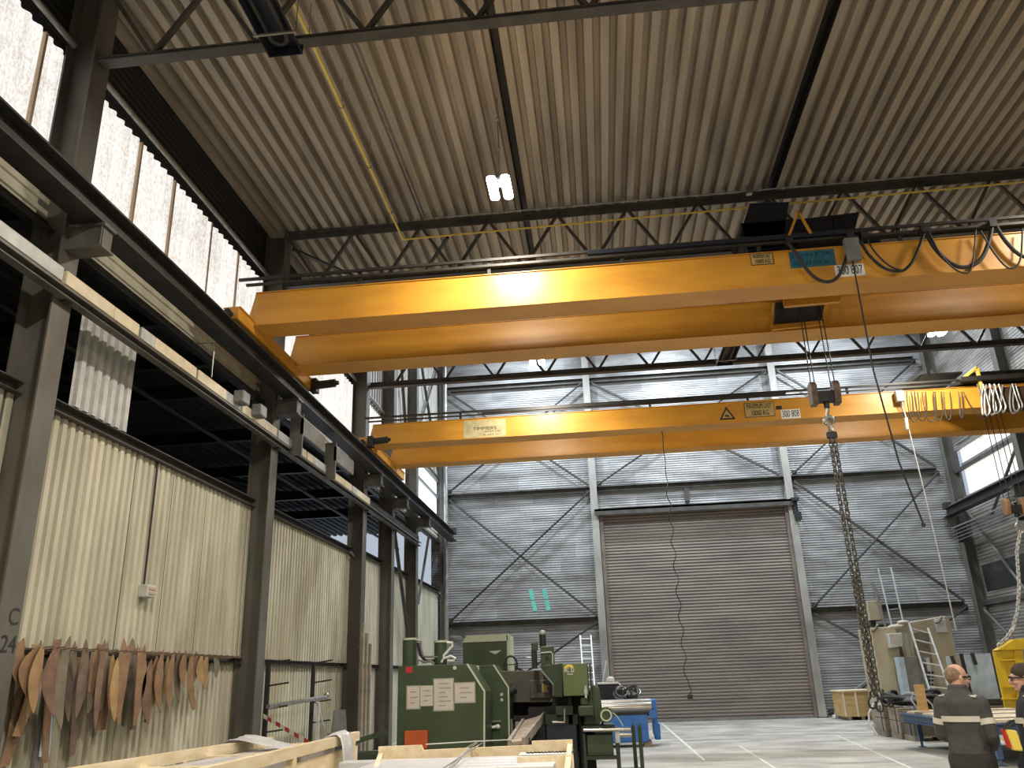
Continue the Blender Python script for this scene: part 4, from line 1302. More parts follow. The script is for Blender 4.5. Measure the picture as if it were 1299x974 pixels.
pxtube([(528, 812), (534, 813), (534, 822), (537, 832), (542, 833), (556, 833), (558, 842)], 16.6, .022, M['galv'], 'hose', t)
pxtube([(567, 815), (574, 815), (574, 819), (563, 831), (563, 836)], 16.6, .024, M['white'], 'hose', t)
pxtube([(560, 840), (563, 835), (572, 832), (578, 835), (576, 838), (568, 838)], 16.55, .022, M['white'], 'hose', t)
pxtube([(530, 815), (533, 830), (540, 838), (552, 838)], 16.65, .03, M['black'], 'hose', t)
pxtube([(529, 842), (531, 836), (538, 840), (546, 838), (551, 842)], 16.6, .024, M['galv'], 'hose', t)
# papers in sleeves
for (l, tp, r, bt, torn) in ((517, 871, 532, 898, 1), (533.5, 870, 549, 895, 0), (551, 862, 575, 900, 1), (577, 867, 602, 890, 1)):
    a, b = PX(l, tp, Y=GY), PX(r, bt, Y=GY)
    e = .02 if torn else .005
    s_ = MB().bx(a.x - e, b.x + e, GY - .006, GY, b.z - e, a.z + e).build('plastic_sleeve', M['sleeve'], t)
    pa = MB().bx(a.x, b.x, GY - .01, GY - .006, b.z, a.z).build('paper_sheet', M['paper'], s_)
    ln = MB()
    n = int((a.z - b.z) / .075)
    for k in range(1, n):
        zz = lerp(a.z, b.z, k / n)
        ln.bx(lerp(a.x, b.x, .25), lerp(a.x, b.x, .6 + .15 * (k % 3)), GY - .0115, GY - .01, zz - .008, zz + .008)
    ln.build('faint_print', M['inkfaint'], pa)
a, b = PX(515, 846, Y=GY), PX(523, 853, Y=GY)
MB().bx(a.x, b.x, GY - .004, GY, b.z, a.z).build('red_sticker', M['red'], t)
q = PX(577, 847, Y=GY)
MB().cyl((q.x, GY - .02, q.z), (q.x, GY, q.z), .035, n=16).build('round_cap', M['greenp'], t)
a, b = PX(513, 927, Y=GY - .1), PX(542, 949, Y=GY - .1)
MB().bx(a.x, b.x, GY - .1, GY, b.z, a.z).build('orange_panel', M['orange'], t, bevel=.01)
MB().bx(-4.2, -1.9, 16.1, 18.9, 0, .25).build('base', M['greend'], t)
MB().bar((-4.0, 15.9, .98), (-4.9, 15.6, .74), .12, .08).bx(-4.8, -3.9, 15.7, 16.6, 0.2, .62).build('side_tray', M['greend'], t)

# ------------------------------------------------------------------ grey brown machine
t = thing('copy_punching_machine', (-1.35, 18.2, 0), 'grey brown machine with a boxed control window between the two green ones', 'machine')
MY = 18.0
poly = [pxz(632, 851, MY), pxz(685, 850, MY), pxz(701, 868, MY), pxz(701, 885, MY), pxz(697, 891, MY), pxz(632, 891, MY)]
MB().prism(poly, (0, MY, 0), X1, Z1, (0, 1.2, 0)).build('body', M['mach'], t, bevel=.015)
a, b = PX(672, 863, Y=MY), PX(697, 885, Y=MY)
bx_ = MB().bx(a.x, b.x, MY - .09, MY, b.z, a.z).build('control_box', M['mach'], t, bevel=.012)
a, b = PX(681, 868, Y=MY), PX(687, 878, Y=MY)
MB().bx(a.x, b.x, MY - .1, MY - .085, b.z, a.z).build('window', M['black'], bx_)
MB().prism([(0, 0), (.13, 0), (.09, .06), (.13, .12), (0, .17)], PX(688, 878, Y=MY - .1), X1, Z1, (0, .01, 0)).build('sticker', M['plate'], bx_)
MB().bx(-2.15, -.85, MY + .1, MY + 1.1, 0.1, .95).build('pedestal', M['black'], t)
MB().bx(-1.9, -.75, MY - .15, MY + .1, 1.02, 1.1).bx(-1.6, -.9, MY - .1, MY + .1, 1.1, 1.25).build('tool_holder', M['black'], t)
q = PX(648, 843, Y=MY + .1)
MB().tube([V((q.x + .13 * math.cos(u), MY + .1, q.z + .17 * math.sin(u))) for u in [2 * PI * k / 24 for k in range(24)]], .022, 8, closed=True).bar((q.x - .12, MY + .1, q.z), (q.x + .12, MY + .1, q.z), .025, .02).build('handwheel', M['steel'], t)
MB().cyl((q.x + .1, MY + .1, q.z - .05), (q.x + .34, MY + .15, q.z - .18), .02, n=8).build('crank', M['black'], t)
MB().lathe([(.03, 0), (.1, .0), (.085, .18), (.02, .18)], PX(653, 873, Y=MY - .2), (-.6, -.2, -.35), 18).build('spot_lamp', M['black'], t, smooth=True)
MB().bx(-2.05, -1.9, MY - .3, MY - .28, .7, 1.05).bx(-1.85, -1.75, MY - .3, MY - .28, .68, 1.0).build('chip_guard', M['galv'], t)
MB().bx(-1.65, -1.45, MY - .3, MY - .1, .72, .95).build('coolant_box', M['galv'], t, bevel=.05)

# roller conveyor in front
MB().bx(-2.05, PX(700, 880, Y=MY + .8).x, MY + .8, MY + 1.15, .1, 1.35).build('rear_frame', M['black'], t)
t = thing('roller_conveyor', (-1.35, 15.6, 0), 'slatted steel roller conveyor leading into the green saw', 'conveyor')
P0, P1 = PX(690, 908, Y=17.6), PX(664, 942, Y=13.2)
W0, W1 = PX(664, 916, Y=17.6), PX(646, 944, Y=13.2)
MB().bar(P0, P1, .05, .14).build('side_rail', M['oldwood'], t)
MB().bar(W0, W1, .05, .14).build('side_rail', M['oldwood'], t)
for k in range(9):
    u = (k + .5) / 9
    MB().cyl(P0.lerp(P1, u), W0.lerp(W1, u), .045, n=12).build('roller', mat('worn roller', (.5, .42, .36), .35, .6, .2, 6) if k == 0 else bpy.data.materials['worn roller'], t, smooth=True)
for u in (.12, .85):
    for A, B in ((P0, P1), (W0, W1)):
        q = A.lerp(B, u)
        MB().bx(q.x - .04, q.x + .04, q.y - .04, q.y + .04, 0, q.z).build('leg', M['steel'], t)

# ------------------------------------------------------------------ green band saw AC 32
SY = 16.9
t = thing('band_saw', (-.5, 17.6, 0), 'green bow saw machine with a light green box lettered AC 32', 'machine')
a, b = PX(713, 842, Y=SY), PX(747, 882, Y=SY)
box_ = MB().bx(a.x, b.x, SY, SY + .8, b.z, a.z).build('saw_box', M['greenl'], t, bevel=.012)
text_part('AC 32', M['white'], box_, (a.x + .13, SY - .003, a.z - .12), (1, 0, 0), (0, 0, 1), .12, width=.2)
arc = [(.1 * math.cos(u), .075 * math.sin(u)) for u in [PI * k / 12 for k in range(13)]] + [(.055 * math.cos(u), .03 * math.sin(u)) for u in [PI - PI * k / 12 for k in range(13)]]
MB().prism(arc, (a.x + .13, SY - .001, a.z - .09), X1, Z1, (0, -.003, 0)).build('yellow_emblem', M['gas'], box_)
MB().bx(a.x + .09, a.x + .2, SY - .003, SY, a.z - .205, a.z - .18).build('pale_print', M['lgrey'], box_)
q0, q1 = PX(686, 848, Y=SY + .1), PX(714, 884, Y=SY + .1)
poly = [pxz(684, 845, SY + .1), pxz(714, 841, SY + .1), pxz(714, 884, SY + .1), pxz(703, 884, SY + .1), pxz(703, 868, SY + .1)]
MB().prism(poly, (0, SY + .1, 0), X1, Z1, (0, .7, 0)).build('saw_head', M['greend'], t, bevel=.01)
a, b = PX(747, 842, Y=SY + .05), PX(750, 885, Y=SY + .05)
MB().bx(a.x, b.x + .02, SY + .05, SY + .8, b.z, a.z).build('side_cover', M['greend'], t)
a, b = PX(686, 820, Y=SY + .6), PX(703, 846, Y=SY + .6)
MB().bx(a.x, b.x, SY + .4, SY + .9, b.z, a.z).build('column_head', M['green'], t, bevel=.02)
MB().tube([PX(686, 828, Y=SY + .38), PX(699, 827, Y=SY + .38), PX(701, 830, Y=SY + .38), PX(701, 842, Y=SY + .38)], .015, 8).build('cover_edge', M['greenp'], t)
q = PX(694, 834, Y=SY + .39)
MB().cyl((q.x, SY + .37, q.z), (q.x, SY + .4, q.z), .035, n=14).build('knob', M['black'], t)
a, b = PX(684, 803, Y=SY + .7), PX(693, 820, Y=SY + .7)
r = (b.x - a.x) / 2
MB().cyl(((a.x + b.x) / 2, SY + .7, b.z), ((a.x + b.x) / 2, SY + .7, a.z), r, n=20).build('motor', M['steel'], t, smooth=True)
MB().lathe([(.001, .06), (r * .7, .05), (r, 0), (r, -.03)], ((a.x + b.x) / 2, SY + .7, a.z), n=20).build('motor_cap', M['lgrey'], t, smooth=True)
a, b = PX(674, 824, Y=SY + .5), PX(681, 848, Y=SY + .5)
MB().bx(a.x, b.x, SY + .45, SY + .7, b.z, a.z).build('guide_block', M['black'], t)
a, b = PX(674, 816, Y=SY + .55), PX(682, 825, Y=SY + .55)
MB().bx(a.x, b.x, SY + .5, SY + .7, b.z, a.z).build('valve', M['green'], t)
MB().cyl(PX(668, 834, Y=SY + .5), PX(676, 834, Y=SY + .5), .015, n=8).build('spigot', M['galv'], t)
a, b = PX(720, 884, Y=SY + .3), PX(728, 940, Y=SY + .3)
MB().bx(a.x, b.x, SY + .3, SY + .5, 0, a.z).build('guide_post', M['black'], t)
# curved arm and vice
a = [pxz(744, 884, SY + .2), pxz(752, 868, SY + .2), pxz(760, 872, SY + .2), pxz(764, 900, SY + .2), pxz(766, 920, SY + .2), pxz(740, 920, SY + .2)]
MB().prism(a, (0, SY + .2, 0), X1, Z1, (0, .45, 0)).build('saw_arm', M['green'], t, bevel=.03)
a, b = PX(733, 895, Y=SY), PX(754, 908, Y=SY)
MB().bx(a.x, b.x, SY, SY + .4, b.z, a.z).bx(a.x + .05, b.x - .1, SY + .05, SY + .3, a.z, a.z + .14).build('vice', M['green'], t, bevel=.03)
q = PX(743, 878, Y=SY - .02)
MB().cyl((q.x, SY - .03, q.z - .1), (q.x, SY - .03, q.z + .12), .022, n=10).bx(q.x - .03, q.x + .03, SY - .05, SY, q.z - .02, q.z + .06).build('valve', M['lgrey'], t)
q = PX(769, 907, Y=SY - .1)
MB().cyl((q.x, SY - .15, q.z), (q.x, SY + .3, q.z), .13, n=24).build('gear_motor', M['green'], t, smooth=True)
MB().lathe([(.08, -.02), (.08, .02), (.11, .02), (.11, -.02)], (q.x, SY - .16, q.z), (0, -1, 0), 24).build('motor_rim', M['greenp'], t)
MB().tube(catenary((q.x - .12, SY - .1, q.z - .15), (q.x + .3, SY - .1, q.z - .2), -.22), .01, 6).build('hose', M['greenp'], t)
# bed and stand
a, b = PX(738, 921, Y=SY), PX(780, 927, Y=SY)
MB().bx(a.x, b.x, SY - .05, SY + .9, b.z, a.z).build('bed', M['greend'], t)
MB().cyl(PX(740, 926, Y=SY - .1), PX(800, 925, Y=SY - .1), .035, n=12).build('feed_roller', M['steelb'], t, smooth=True)
MB().cyl(PX(785, 932, Y=SY + .3), PX(802, 932, Y=SY + .3), .04, n=12).build('feed_roller', M['steelb'], t, smooth=True)
a, b = PX(744, 932, Y=SY), PX(779, 958, Y=SY)
MB().bx(a.x, b.x, SY, SY + .8, b.z, a.z).build('coolant_tank', M['green'], t, bevel=.01)
a, b = PX(739, 930, Y=SY), PX(743, 960, Y=SY)
MB().bx(a.x, b.x + .02, SY - .06, SY + .04, 0, a.z).build('leg', M['greend'], t)
a = PX(782, 925, Y=SY)
MB().bx(a.x - .03, a.x + .04, SY - .06, SY + .04, 0, a.z).build('leg', M['greend'], t)
MB().bx(a.x - .03, a.x + .04, SY + .8, SY + .9, 0, a.z).build('leg', M['greend'], t)
zb_ = PX(744, 960, Y=SY).z
MB().bx(PX(742, 930, Y=SY).x, a.x, SY - .03, SY + .02, zb_ - .05, zb_ + .02).bx(PX(746, 930, Y=SY).x, a.x - .08, SY - .05, SY, zb_ + .03, zb_ + .06).build('cross_rail', M['greend'], t)
MB().bx(PX(780, 930, Y=SY).x, PX(786, 930, Y=SY).x, SY - .1, SY - .07, PX(782, 942, Y=SY).z, PX(782, 927, Y=SY).z).build('cable_box', M['lgrey'], t, bevel=.01)
MB().bx(-1.15, -.6, SY - .3, SY + .3, .05, .95).build('pedestal', M['navy'], t)
MB().tube([PX(701, 916, Y=SY - .35), PX(716, 916, Y=SY - .35), PX(716, 899, Y=SY - .35)], .02, 8).build('stop_bracket', M['galv'], t)
a, b = PX(700, 884, Y=SY + .72), PX(745, 884, Y=SY + .72)
MB().bx(a.x, b.x + .1, SY + .72, SY + .9, .1, a.z + .02).build('saw_body', M['black'], t)
MB().bx(a.x - .12, b.x - .2, SY + .3, SY + .7, .95, 1.12).bx(a.x + .1, b.x - .28, SY + .2, SY + .6, 1.12, 1.28).build('work_table', M['greend'], t)
# uprights of the roller table
t = thing('stand_frame', (.35, 17.4, 0), 'dark green upright stakes of the roller stand in front of the blue machine', 'stand')
for px in (803, 811):
    q = PX(px, 922, Y=SY + (.0 if px > 805 else .3))
    MB().bx(q.x - .035, q.x + .035, q.y - .05, q.y + .05, 0, q.z).prism([(-.035, 0), (.035, 0), (0, .06)], (q.x, q.y - .05, q.z), X1, Z1, (0, .1, 0)).build('stake', M['greend'], t)
q0, q1 = PX(786, 950, Y=SY), PX(812, 950, Y=SY)
MB().bx(q0.x, q1.x, SY - .02, SY + .3, .1, .16).build('foot_rail', M['greend'], t)

# blue plate roll
t = thing('plate_rolling_machine', (.4, 24.5, 0), 'blue plate rolling machine with bright steel rolls in front of the shutter', 'machine')
BY = 23.9
MB().bx(-.5, 1.05, BY, BY + .9, .12, PX(800, 925, Y=BY).z).build('base_beam', M['blue'], t, bevel=.02)
zt_ = PX(800, 911, Y=BY).z
MB().prism([(0, 0), (.25, 0), (.05, .35), (0, .35)], (-.5, BY + .05, PX(800, 925, Y=BY).z), V((0, 1, 0)), Z1, (1.55, 0, 0)).build('bed_ramp', M['blue'], t)
a, b = PX(826, 887, Y=BY + .2), PX(834, 938, Y=BY + .2)
MB().bx(a.x, b.x + .05, BY + .1, BY + .95, .25, a.z).bx(a.x + .02, b.x + .1, BY + .2, BY + .8, .15, a.z - .6).build('end_housing', M['blue'], t, bevel=.03)
MB().bx(-.65, -.4, BY + .1, BY + .95, .25, a.z).build('end_housing', M['blue'], t, bevel=.03)
for (py, r, dy) in ((898, .15, .25), (892, .11, .5), (904, .09, .12)):
    q = PX(800, py, Y=BY + dy)
    MB().cyl((-.4, BY + dy, q.z), (a.x, BY + dy, q.z), r, n=28).build('roll', M['steelb'] if py != 904 else M['steel'], t, smooth=True)
q = PX(828, 906, Y=BY - .05)
MB().cyl((q.x, BY - .12, q.z), (q.x, BY + .1, q.z), .1, n=20).build('roll_bearing', M['blue'], t, smooth=True)
for x in (-.45, .9):
    MB().bx(x, x + .22, BY + .05, BY + .8, 0, .13).build('foot', M['oldwood'], t)
# swarf / cables heap and hood behind
t = thing('cable_heap', (.5, 25.0, 1.1), 'tangled black hoses and wheels piled on the blue rolling machine', 'hoses')
random.seed(3)
for k in range(9):
    c0 = V((.2 + random.random() * .75, 24.75 + random.random() * .4, 1.27 + random.random() * .12))
    rr = .11 + random.random() * .1
    MB().tube([c0 + V((rr * math.cos(u), .1 * math.sin(u * 2), rr * .8 * math.sin(u))) for u in [2 * PI * i / 20 for i in range(20)]], .022, 6, closed=True).build('hose_coil', M['black'] if k % 3 else M['galv'], t)
t = thing('control_desk', (-.5, 25.6, 0), 'dark control desk with a white edge behind the blue rolling machine', 'desk')
a, b = PX(758, 868, Y=25.6), PX(789, 868, Y=25.6)
MB().bx(a.x, b.x, 25.6, 26.3, .1, a.z).build('cabinet', M['black'], t)
MB().bx(a.x, b.x - .1, 25.57, 26.3, a.z, a.z + .05).bar((b.x - .1, 25.6, a.z + .03), (b.x + .15, 25.6, a.z - .25), .04, .04).build('top_edge', M['white'], t)
MB().ell((lerp(a.x, b.x, .55), 25.8, a.z + .12), .12, .1, .09, 12, 8).build('lamp_head', M['lgrey'], t)
tag(MB().bar(PX(764, 868, Y=26.5), PX(769, 838, Y=26.8), .028, .028).build('steel_rod', M['lgrey'], None), 'thin pale rod leaning up beside the left door guide', 'rod')


def ladder(name, L0, L1, R0, R1, n, m, lab, r=.025):
    t = thing(name, (L0 + R0) / 2, lab, 'ladder')
    MB().bar(L0, L1, r * 1.6, r * 2.4).build('rail', m, t)
    MB().bar(R0, R1, r * 1.6, r * 2.4).build('rail', m, t)
    for k in range(n):
        u = (k + .5) / n
        MB().cyl(L0.lerp(L1, u), R0.lerp(R1, u), r * .7, n=8).build('rung', m, t)
    return t


def ground(p, q):
    """extend line q->p (downwards) to the floor"""
    d = p - q
    return q + d * ((0 - q.z) / d.z)


LT, LB = PX(736, 806, Y=34.9), PX(738.5, 840, Y=34.3)
RT, RB = PX(749.5, 806, Y=34.9), PX(752, 840, Y=34.3)
ladder('ladder', ground(LB, LT), LT, ground(RB, RT), RT, 13, M['white'], 'white ladder leaning on the back wall left of the roller shutter', .032)
# ================================================================== RIGHT SIDE
LT, LB = PX(1114, 722, Y=34.9), PX(1132, 797, Y=33.6)
RT, RB = PX(1130, 720, Y=34.9), PX(1147, 795, Y=33.6)
ladder('ladder', ground(LB, LT), LT, ground(RB, RT), RT, 15, M['grey'], 'grey ladder leaning on the back wall above the beige machine', .035)
# beige machine
t = thing('beige_press', (9.6, 28.5, 0), 'tall beige machine body with a rounded side opening, right of the shutter', 'machine')
KY = 28.0
a, b = PX(1104, 796, Y=KY), PX(1146, 874, Y=KY)
x0, x1 = a.x, PX(1136, 795, Y=KY).x
zt_ = a.z
MB().bx(x0, x1, KY, KY + 1.4, 0.1, zt_).build('front_column', M['beige'], t, bevel=.03)
a = [pxz(1136, 797, KY + .3), pxz(1150, 789, KY + .3), pxz(1200, 781, KY + .3), pxz(1205, 786, KY + .3), pxz(1214, 830, KY + .3), (12.0, .1), (9.6, .1)]
MB().prism(a, (0, KY + .3, 0), X1, Z1, (0, 1.6, 0)).build('main_body', M['beige'], t, bevel=.04)
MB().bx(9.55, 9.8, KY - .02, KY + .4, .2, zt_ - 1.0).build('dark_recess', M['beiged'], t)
a = [pxz(1124, 804, KY - .1), pxz(1141, 803, KY - .1), pxz(1142, 820, KY - .1), pxz(1127, 822, KY - .1)]
MB().prism(a, (0, KY - .35, 0), X1, Z1, (0, .5, 0)).build('motor_cover', M['lgrey'], t, bevel=.02)
a = [pxz(1162, 803, KY), pxz(1172, 800, KY), pxz(1182, 803, KY), pxz(1188, 840, KY), pxz(1165, 840, KY)]
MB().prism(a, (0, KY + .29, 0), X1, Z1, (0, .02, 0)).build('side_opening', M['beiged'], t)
a = [pxz(1152, 803, KY), pxz(1156, 803, KY), pxz(1160, 840, KY), pxz(1154, 840, KY)]
MB().prism(a, (0, KY + .26, 0), X1, Z1, (0, .04, 0)).build('guide_strip', M['lgrey'], t)
MB().bx(pxz(1190, 790, KY)[0], pxz(1204, 790, KY)[0], KY + .2, KY + .3, pxz(1190, 802, KY)[1], pxz(1190, 785, KY)[1]).build('top_plate', M['lgrey'], t, bevel=.02)
q = PX(1140, 795, Y=KY)
MB().ell((q.x - .1, KY + .1, q.z), .22, .15, .08, 14, 8).ell((q.x + .2, KY + .1, q.z + .13), .2, .15, .07, 14, 8).build('rag', M['beige'], t)
for px, py in ((1105, 800), (1186, 790)):
    q = PX(px, py, Y=KY - .02)
    MB().tube([q, q + V((.1, -.05, .02)), q + V((.2, -.05, .14)), q + V((.22, 0, .18))], .04, 8).build('lifting_eye', M['beiged'], t)
# box with handrail on top behind
t = thing('machine_platform', (10.0, 31.5, 0), 'beige box platform with a bent handrail behind the beige machine', 'platform')
a, b = PX(1100, 762, Y=31.5), PX(1122, 786, Y=31.5)
MB().bx(a.x, b.x, 31.5, 32.6, b.z, a.z).build('box', M['beige'], t, bevel=.02)
MB().bx(a.x, b.x + .15, 31.5, 32.8, 0, b.z - .15).bx(a.x + .05, a.x + .2, 31.6, 31.8, b.z - .2, b.z + .1).build('support', M['steel'], t)
MB().tube([PX(1092, 738, Y=31.45), PX(1104, 738, Y=31.45), PX(1109, 743, Y=31.45), PX(1124, 797, Y=31.45)], .045, 8).build('handrail', M['galv'], t, smooth=True)
# ladder in front of beige machine
LT, LB = PX(1153, 790, Y=27.9), PX(1183, 888, Y=26.7)
RT, RB = PX(1177, 797, Y=27.9), PX(1202, 868, Y=26.9)
ladder('ladder', ground(LB, LT), LT, ground(RB, RT), RT, 9, M['lgrey'], 'pale aluminium ladder leaning against the beige machine', .03)
# grey switch cabinet
t = thing('switch_cabinet', (9.9, 27.2, 0), 'grey switch cabinet with a white edge in front of the beige machine', 'cabinet')
KY = 27.5
a, b = PX(1146, 833, Y=KY), PX(1182, 885, Y=KY)
MB().bx(a.x, b.x - .05, KY, KY + .38, 0.0, a.z).build('body', M['grey'], t, bevel=.01)
MB().bx(a.x - .16, a.x, KY - .02, KY + .38, 0, a.z).build('edge_panel', M['paleblue'], t)
a2, b2 = PX(1174, 834, Y=KY), PX(1187, 880, Y=KY)
MB().bx(a2.x, b2.x, KY - .02, KY + .38, 0, a2.z).build('control_panel', M['lgrey'], t)
kb = MB()
for k in range(8):
    q = PX(1179 + 4 * (k % 2), 853 + 5 * (k // 2), Y=KY - .04)
    MB().cyl((q.x, KY - .05, q.z), (q.x, KY - .02, q.z), .035, n=10).build('push_button', M['black'], t)
# pale blue plates
t_lab = ['wide pale blue steel plate standing upright behind the blue bench', 'narrow pale blue steel plate at the left of the wide one']
a, b = PX(1222, 831, Y=25.2), PX(1268, 905, Y=25.2)
o = MB().prism([(a.x, .86), (b.x + .1, .86), (b.x + .1, PX(1265, 828, Y=25.2).z), (a.x, a.z)], (0, 25.2, 0), X1, Z1, (0, .03, 0)).build('steel_plate', M['paleblue'], None)
tag(o, t_lab[0], 'plate')
a, b = PX(1200, 833, Y=25.3), PX(1221, 900, Y=25.3)
o = MB().prism([(a.x, .86), (b.x, .86), (b.x - .05, a.z + .02), (a.x, a.z)], (0, 25.3, 0), X1, Z1, (0, .03, 0)).build('steel_plate', M['paleblue'], None)
tag(o, t_lab[1], 'plate')
for (p0, p1, lab) in (((1219, 829), (1237, 905), 'long dark bar leaning across the pale blue plates'), ((1207, 832), (1213, 847), 'short dark bar leaning on the narrow blue plate'), ((1233, 828), (1238, 843), 'short dark bracket at the top of the wide blue plate')):
    a, b = PX(*p0, Y=25.12), PX(*p1, Y=25.05)
    tag(MB().bar(a, b, .09, .05, up=(0, 1, 0)).build('steel_bar', M['black'], None), lab, 'bar')
t = thing('plate_rack', (10, 25.1, 0), 'rusty timber and steel rack under the pale blue plates', 'rack')
for k, z in enumerate((.12, .36, .6, .74)):
    MB().bx(8.6, 11.6, 24.9 - .02 * k, 25.5, z, z + .12).build('rack_beam', M['steel'] if k % 2 else RUSTS[5], t)
for x in (8.8, 10.1, 11.4):
    MB().bx(x, x + .12, 24.95, 25.45, 0, .86).build('post', RUSTS[5], t)
# plywood crate by the back wall
t = thing('plywood_crate', (9.4, 33.2, 0), 'tan plywood crate at the back wall right of the shutter', 'crate')
a = PX(1070, 877, Y=33.0)
x0, x1 = PX(1071, 900, Y=33).x, PX(1112, 900, Y=33).x
zt_ = PX(1085, 877, Y=33).z
xm = PX(1088, 900, Y=33).x
MB().bx(x0, x1, 33, 34.4, .12, zt_).build('box', M['wood2'], t)
MB().bx(xm - .03, xm + .03, 32.97, 33.02, .12, zt_).bx(x0, x0 + .06, 32.97, 33.02, .12, zt_).build('batten', M['wood'], t)
MB().bx(x0 - .05, x1 + .05, 32.95, 34.45, zt_, zt_ + .05).build('lid', M['wood'], t)
for x in (x0 + .1, (x0 + x1) / 2, x1 - .25):
    MB().bx(x, x + .12, 33, 34.4, 0, .12).build('runner', M['oldwood'], t)
tag(MB().bar(PX(1058, 909, Z=.07), PX(1072, 902, Z=.07), .12, .1).build('timber_beam', M['white'], None), 'short white beam lying beside the plywood crate', 'beam')
tag(MB().cyl(PX(1082, 877, Y=34.8), PX(1107, 857, Y=35.0), .035, n=8).build('steel_rod', M['galv'], None), 'thin grey rod slanting up behind the plywood crate', 'rod')
# pallet of timber blocks
for k, (xa, xb, ya, yb, m, lab) in enumerate(((7.4, 7.74, 24.9, 26.0, 'oldwood', 'grey block stack on the leftmost pallet beneath the black sling heap'), (7.5, 7.92, 24.0, 24.84, 'oldwood', 'grey brown block stack on the middle pallet in front of the bench leg'), (7.56, 9.0, 23.2, 23.94, 'mach', 'long dark block stack on the rightmost pallet under the bench'))):
    t = thing('loaded_pallet', ((xa + xb) / 2, (ya + yb) / 2, 0), lab, 'pallet', 'loaded pallets')
    for x in (xa, (xa + xb) / 2 - .05, xb - .1):
        MB().bx(x, x + .1, ya, yb, 0, .1).build('runner', M['oldwood'], t)
    MB().bx(xa, xb, ya, yb, .1, .13).build('deck', M['oldwood'], t)
    hz = .82 - .06 * k
    for j in range(2):
        z0 = .13 + j * (hz - .13) / 2
        MB().bx(xa + .01, xb - .01, ya + .02, yb - .03, z0, z0 + (hz - .13) / 2 - .012).build('block_layer', M[m], t, bevel=.012)
    MB().bx(xa - .002, xb + .002, ya + .2, ya + .24, .13, hz + .004).build('strap', M['black'], t)
MB_heap = thing('sling_heap', (8.0, 24.6, .85), 'black heap of folded lifting slings on the pallets', 'slings')
random.seed(11)
for k in range(7):
    c0 = V((7.75 + k * .16, 24.3 + random.random() * .5, .86 + .06 * (k % 3)))
    pts = [c0 + V((.42 * math.cos(u) + .1 * math.sin(3 * u), .25 * math.sin(u), .07 + .09 * math.sin(u * 2 + k))) for u in [2 * PI * i / 22 for i in range(22)]]
    MB().tube(pts, .05, 8, closed=True).build('sling_fold', M['black'], MB_heap, smooth=True)
MB().ell((8.2, 24.6, .9), .75, .5, .14, 18, 10).build('sling_pile', M['black'], MB_heap, smooth=True)
tag(MB().tube([PX(1121, 894, Y=23.4), PX(1108, 893, Y=23.4), PX(1102, 905, Y=23.3), PX(1103, 918, Y=23.2), PX(1114, 934, Y=23.0)], .025, 8).build('white_rope', M['lgrey'], None), 'white rope trailing from the pallets to the floor', 'rope')
tag(MB().tube([PX(1150, 879, Y=22.4), PX(1158, 878, Y=22.4), PX(1156, 888, Y=22.4), PX(1165, 900, Y=22.4), PX(1183, 901, Y=22.4)], .022, 8).tube([PX(1153, 879, Y=22.5), PX(1172, 884, Y=22.5), PX(1182, 893, Y=22.5), PX(1185, 900, Y=22.5)], .022, 8).build('white_hose', M['lgrey'], None), 'white hose looped over the end of the blue bench', 'hose')
# blue bench
t = thing('work_bench', (8.7, 20.0, 0), 'long blue steel bench with loose planks on top, behind the man', 'bench')
ZB = .74
poly = [(6.95, 21.9), (7.0, 17.2), (8.4, 17.2), (9.4, 21.9)]
fr = MB()
for i in range(4):
    p, q = poly[i], poly[(i + 1) % 4]
    fr.channel((p[0], p[1], ZB - .1), (q[0], q[1], ZB - .1), .08, .18, .015)
fr.build('frame', M['bench'], t)
MB().prism(poly, (0, 0, ZB - .01), X1, Y1, (0, 0, .01)).build('top_sheet', M['bench'], t)
for (x, y) in ((7.2, 21.7), (7.1, 17.4), (8.3, 17.4), (9.2, 21.7)):
    MB().bx(x - .05, x + .05, y - .05, y + .05, .12, ZB - .1).cyl((x, y, 0), (x, y, .13), .03, n=10).bx(x - .07, x + .07, y - .07, y + .07, 0, .015).build('leg', M['bench'], t)
for k in range(9):
    y = 21.7 - k * .5
    xw = lerp(9.3, 8.4, k / 9)
    o = MB().bx(7.0, xw, y - .34, y, ZB, ZB + .045).build('bench_plank', M['wood'] if k % 3 != 1 else M['oldwood'], None)
    tag(o, 'loose timber plank across the blue bench, %s from its far end' % ORD[k], 'plank', 'planks on the blue bench')
a = PX(1163, 882, Y=21.8)
tag(MB().bx(7.22, 7.42, 21.5, 21.6, ZB + .045, ZB + .62).bx(7.2, 7.44, 21.48, 21.62, ZB + .045, ZB + .08).build('wooden_stake', M['wood2'], None), 'orange wooden stake upright at the end of the blue bench', 'stake')
# yellow lifting frame
t = thing('lifting_frame', (9.75, 21.9, 0), 'bright yellow lifting frame standing at the right edge behind the two men', 'frame')
FY = 22.2
a = PX(1263, 826, Y=FY)
zc = a.z
def fz(px, py): q_ = PX(px, py, Y=FY); return (q_.x, q_.z)


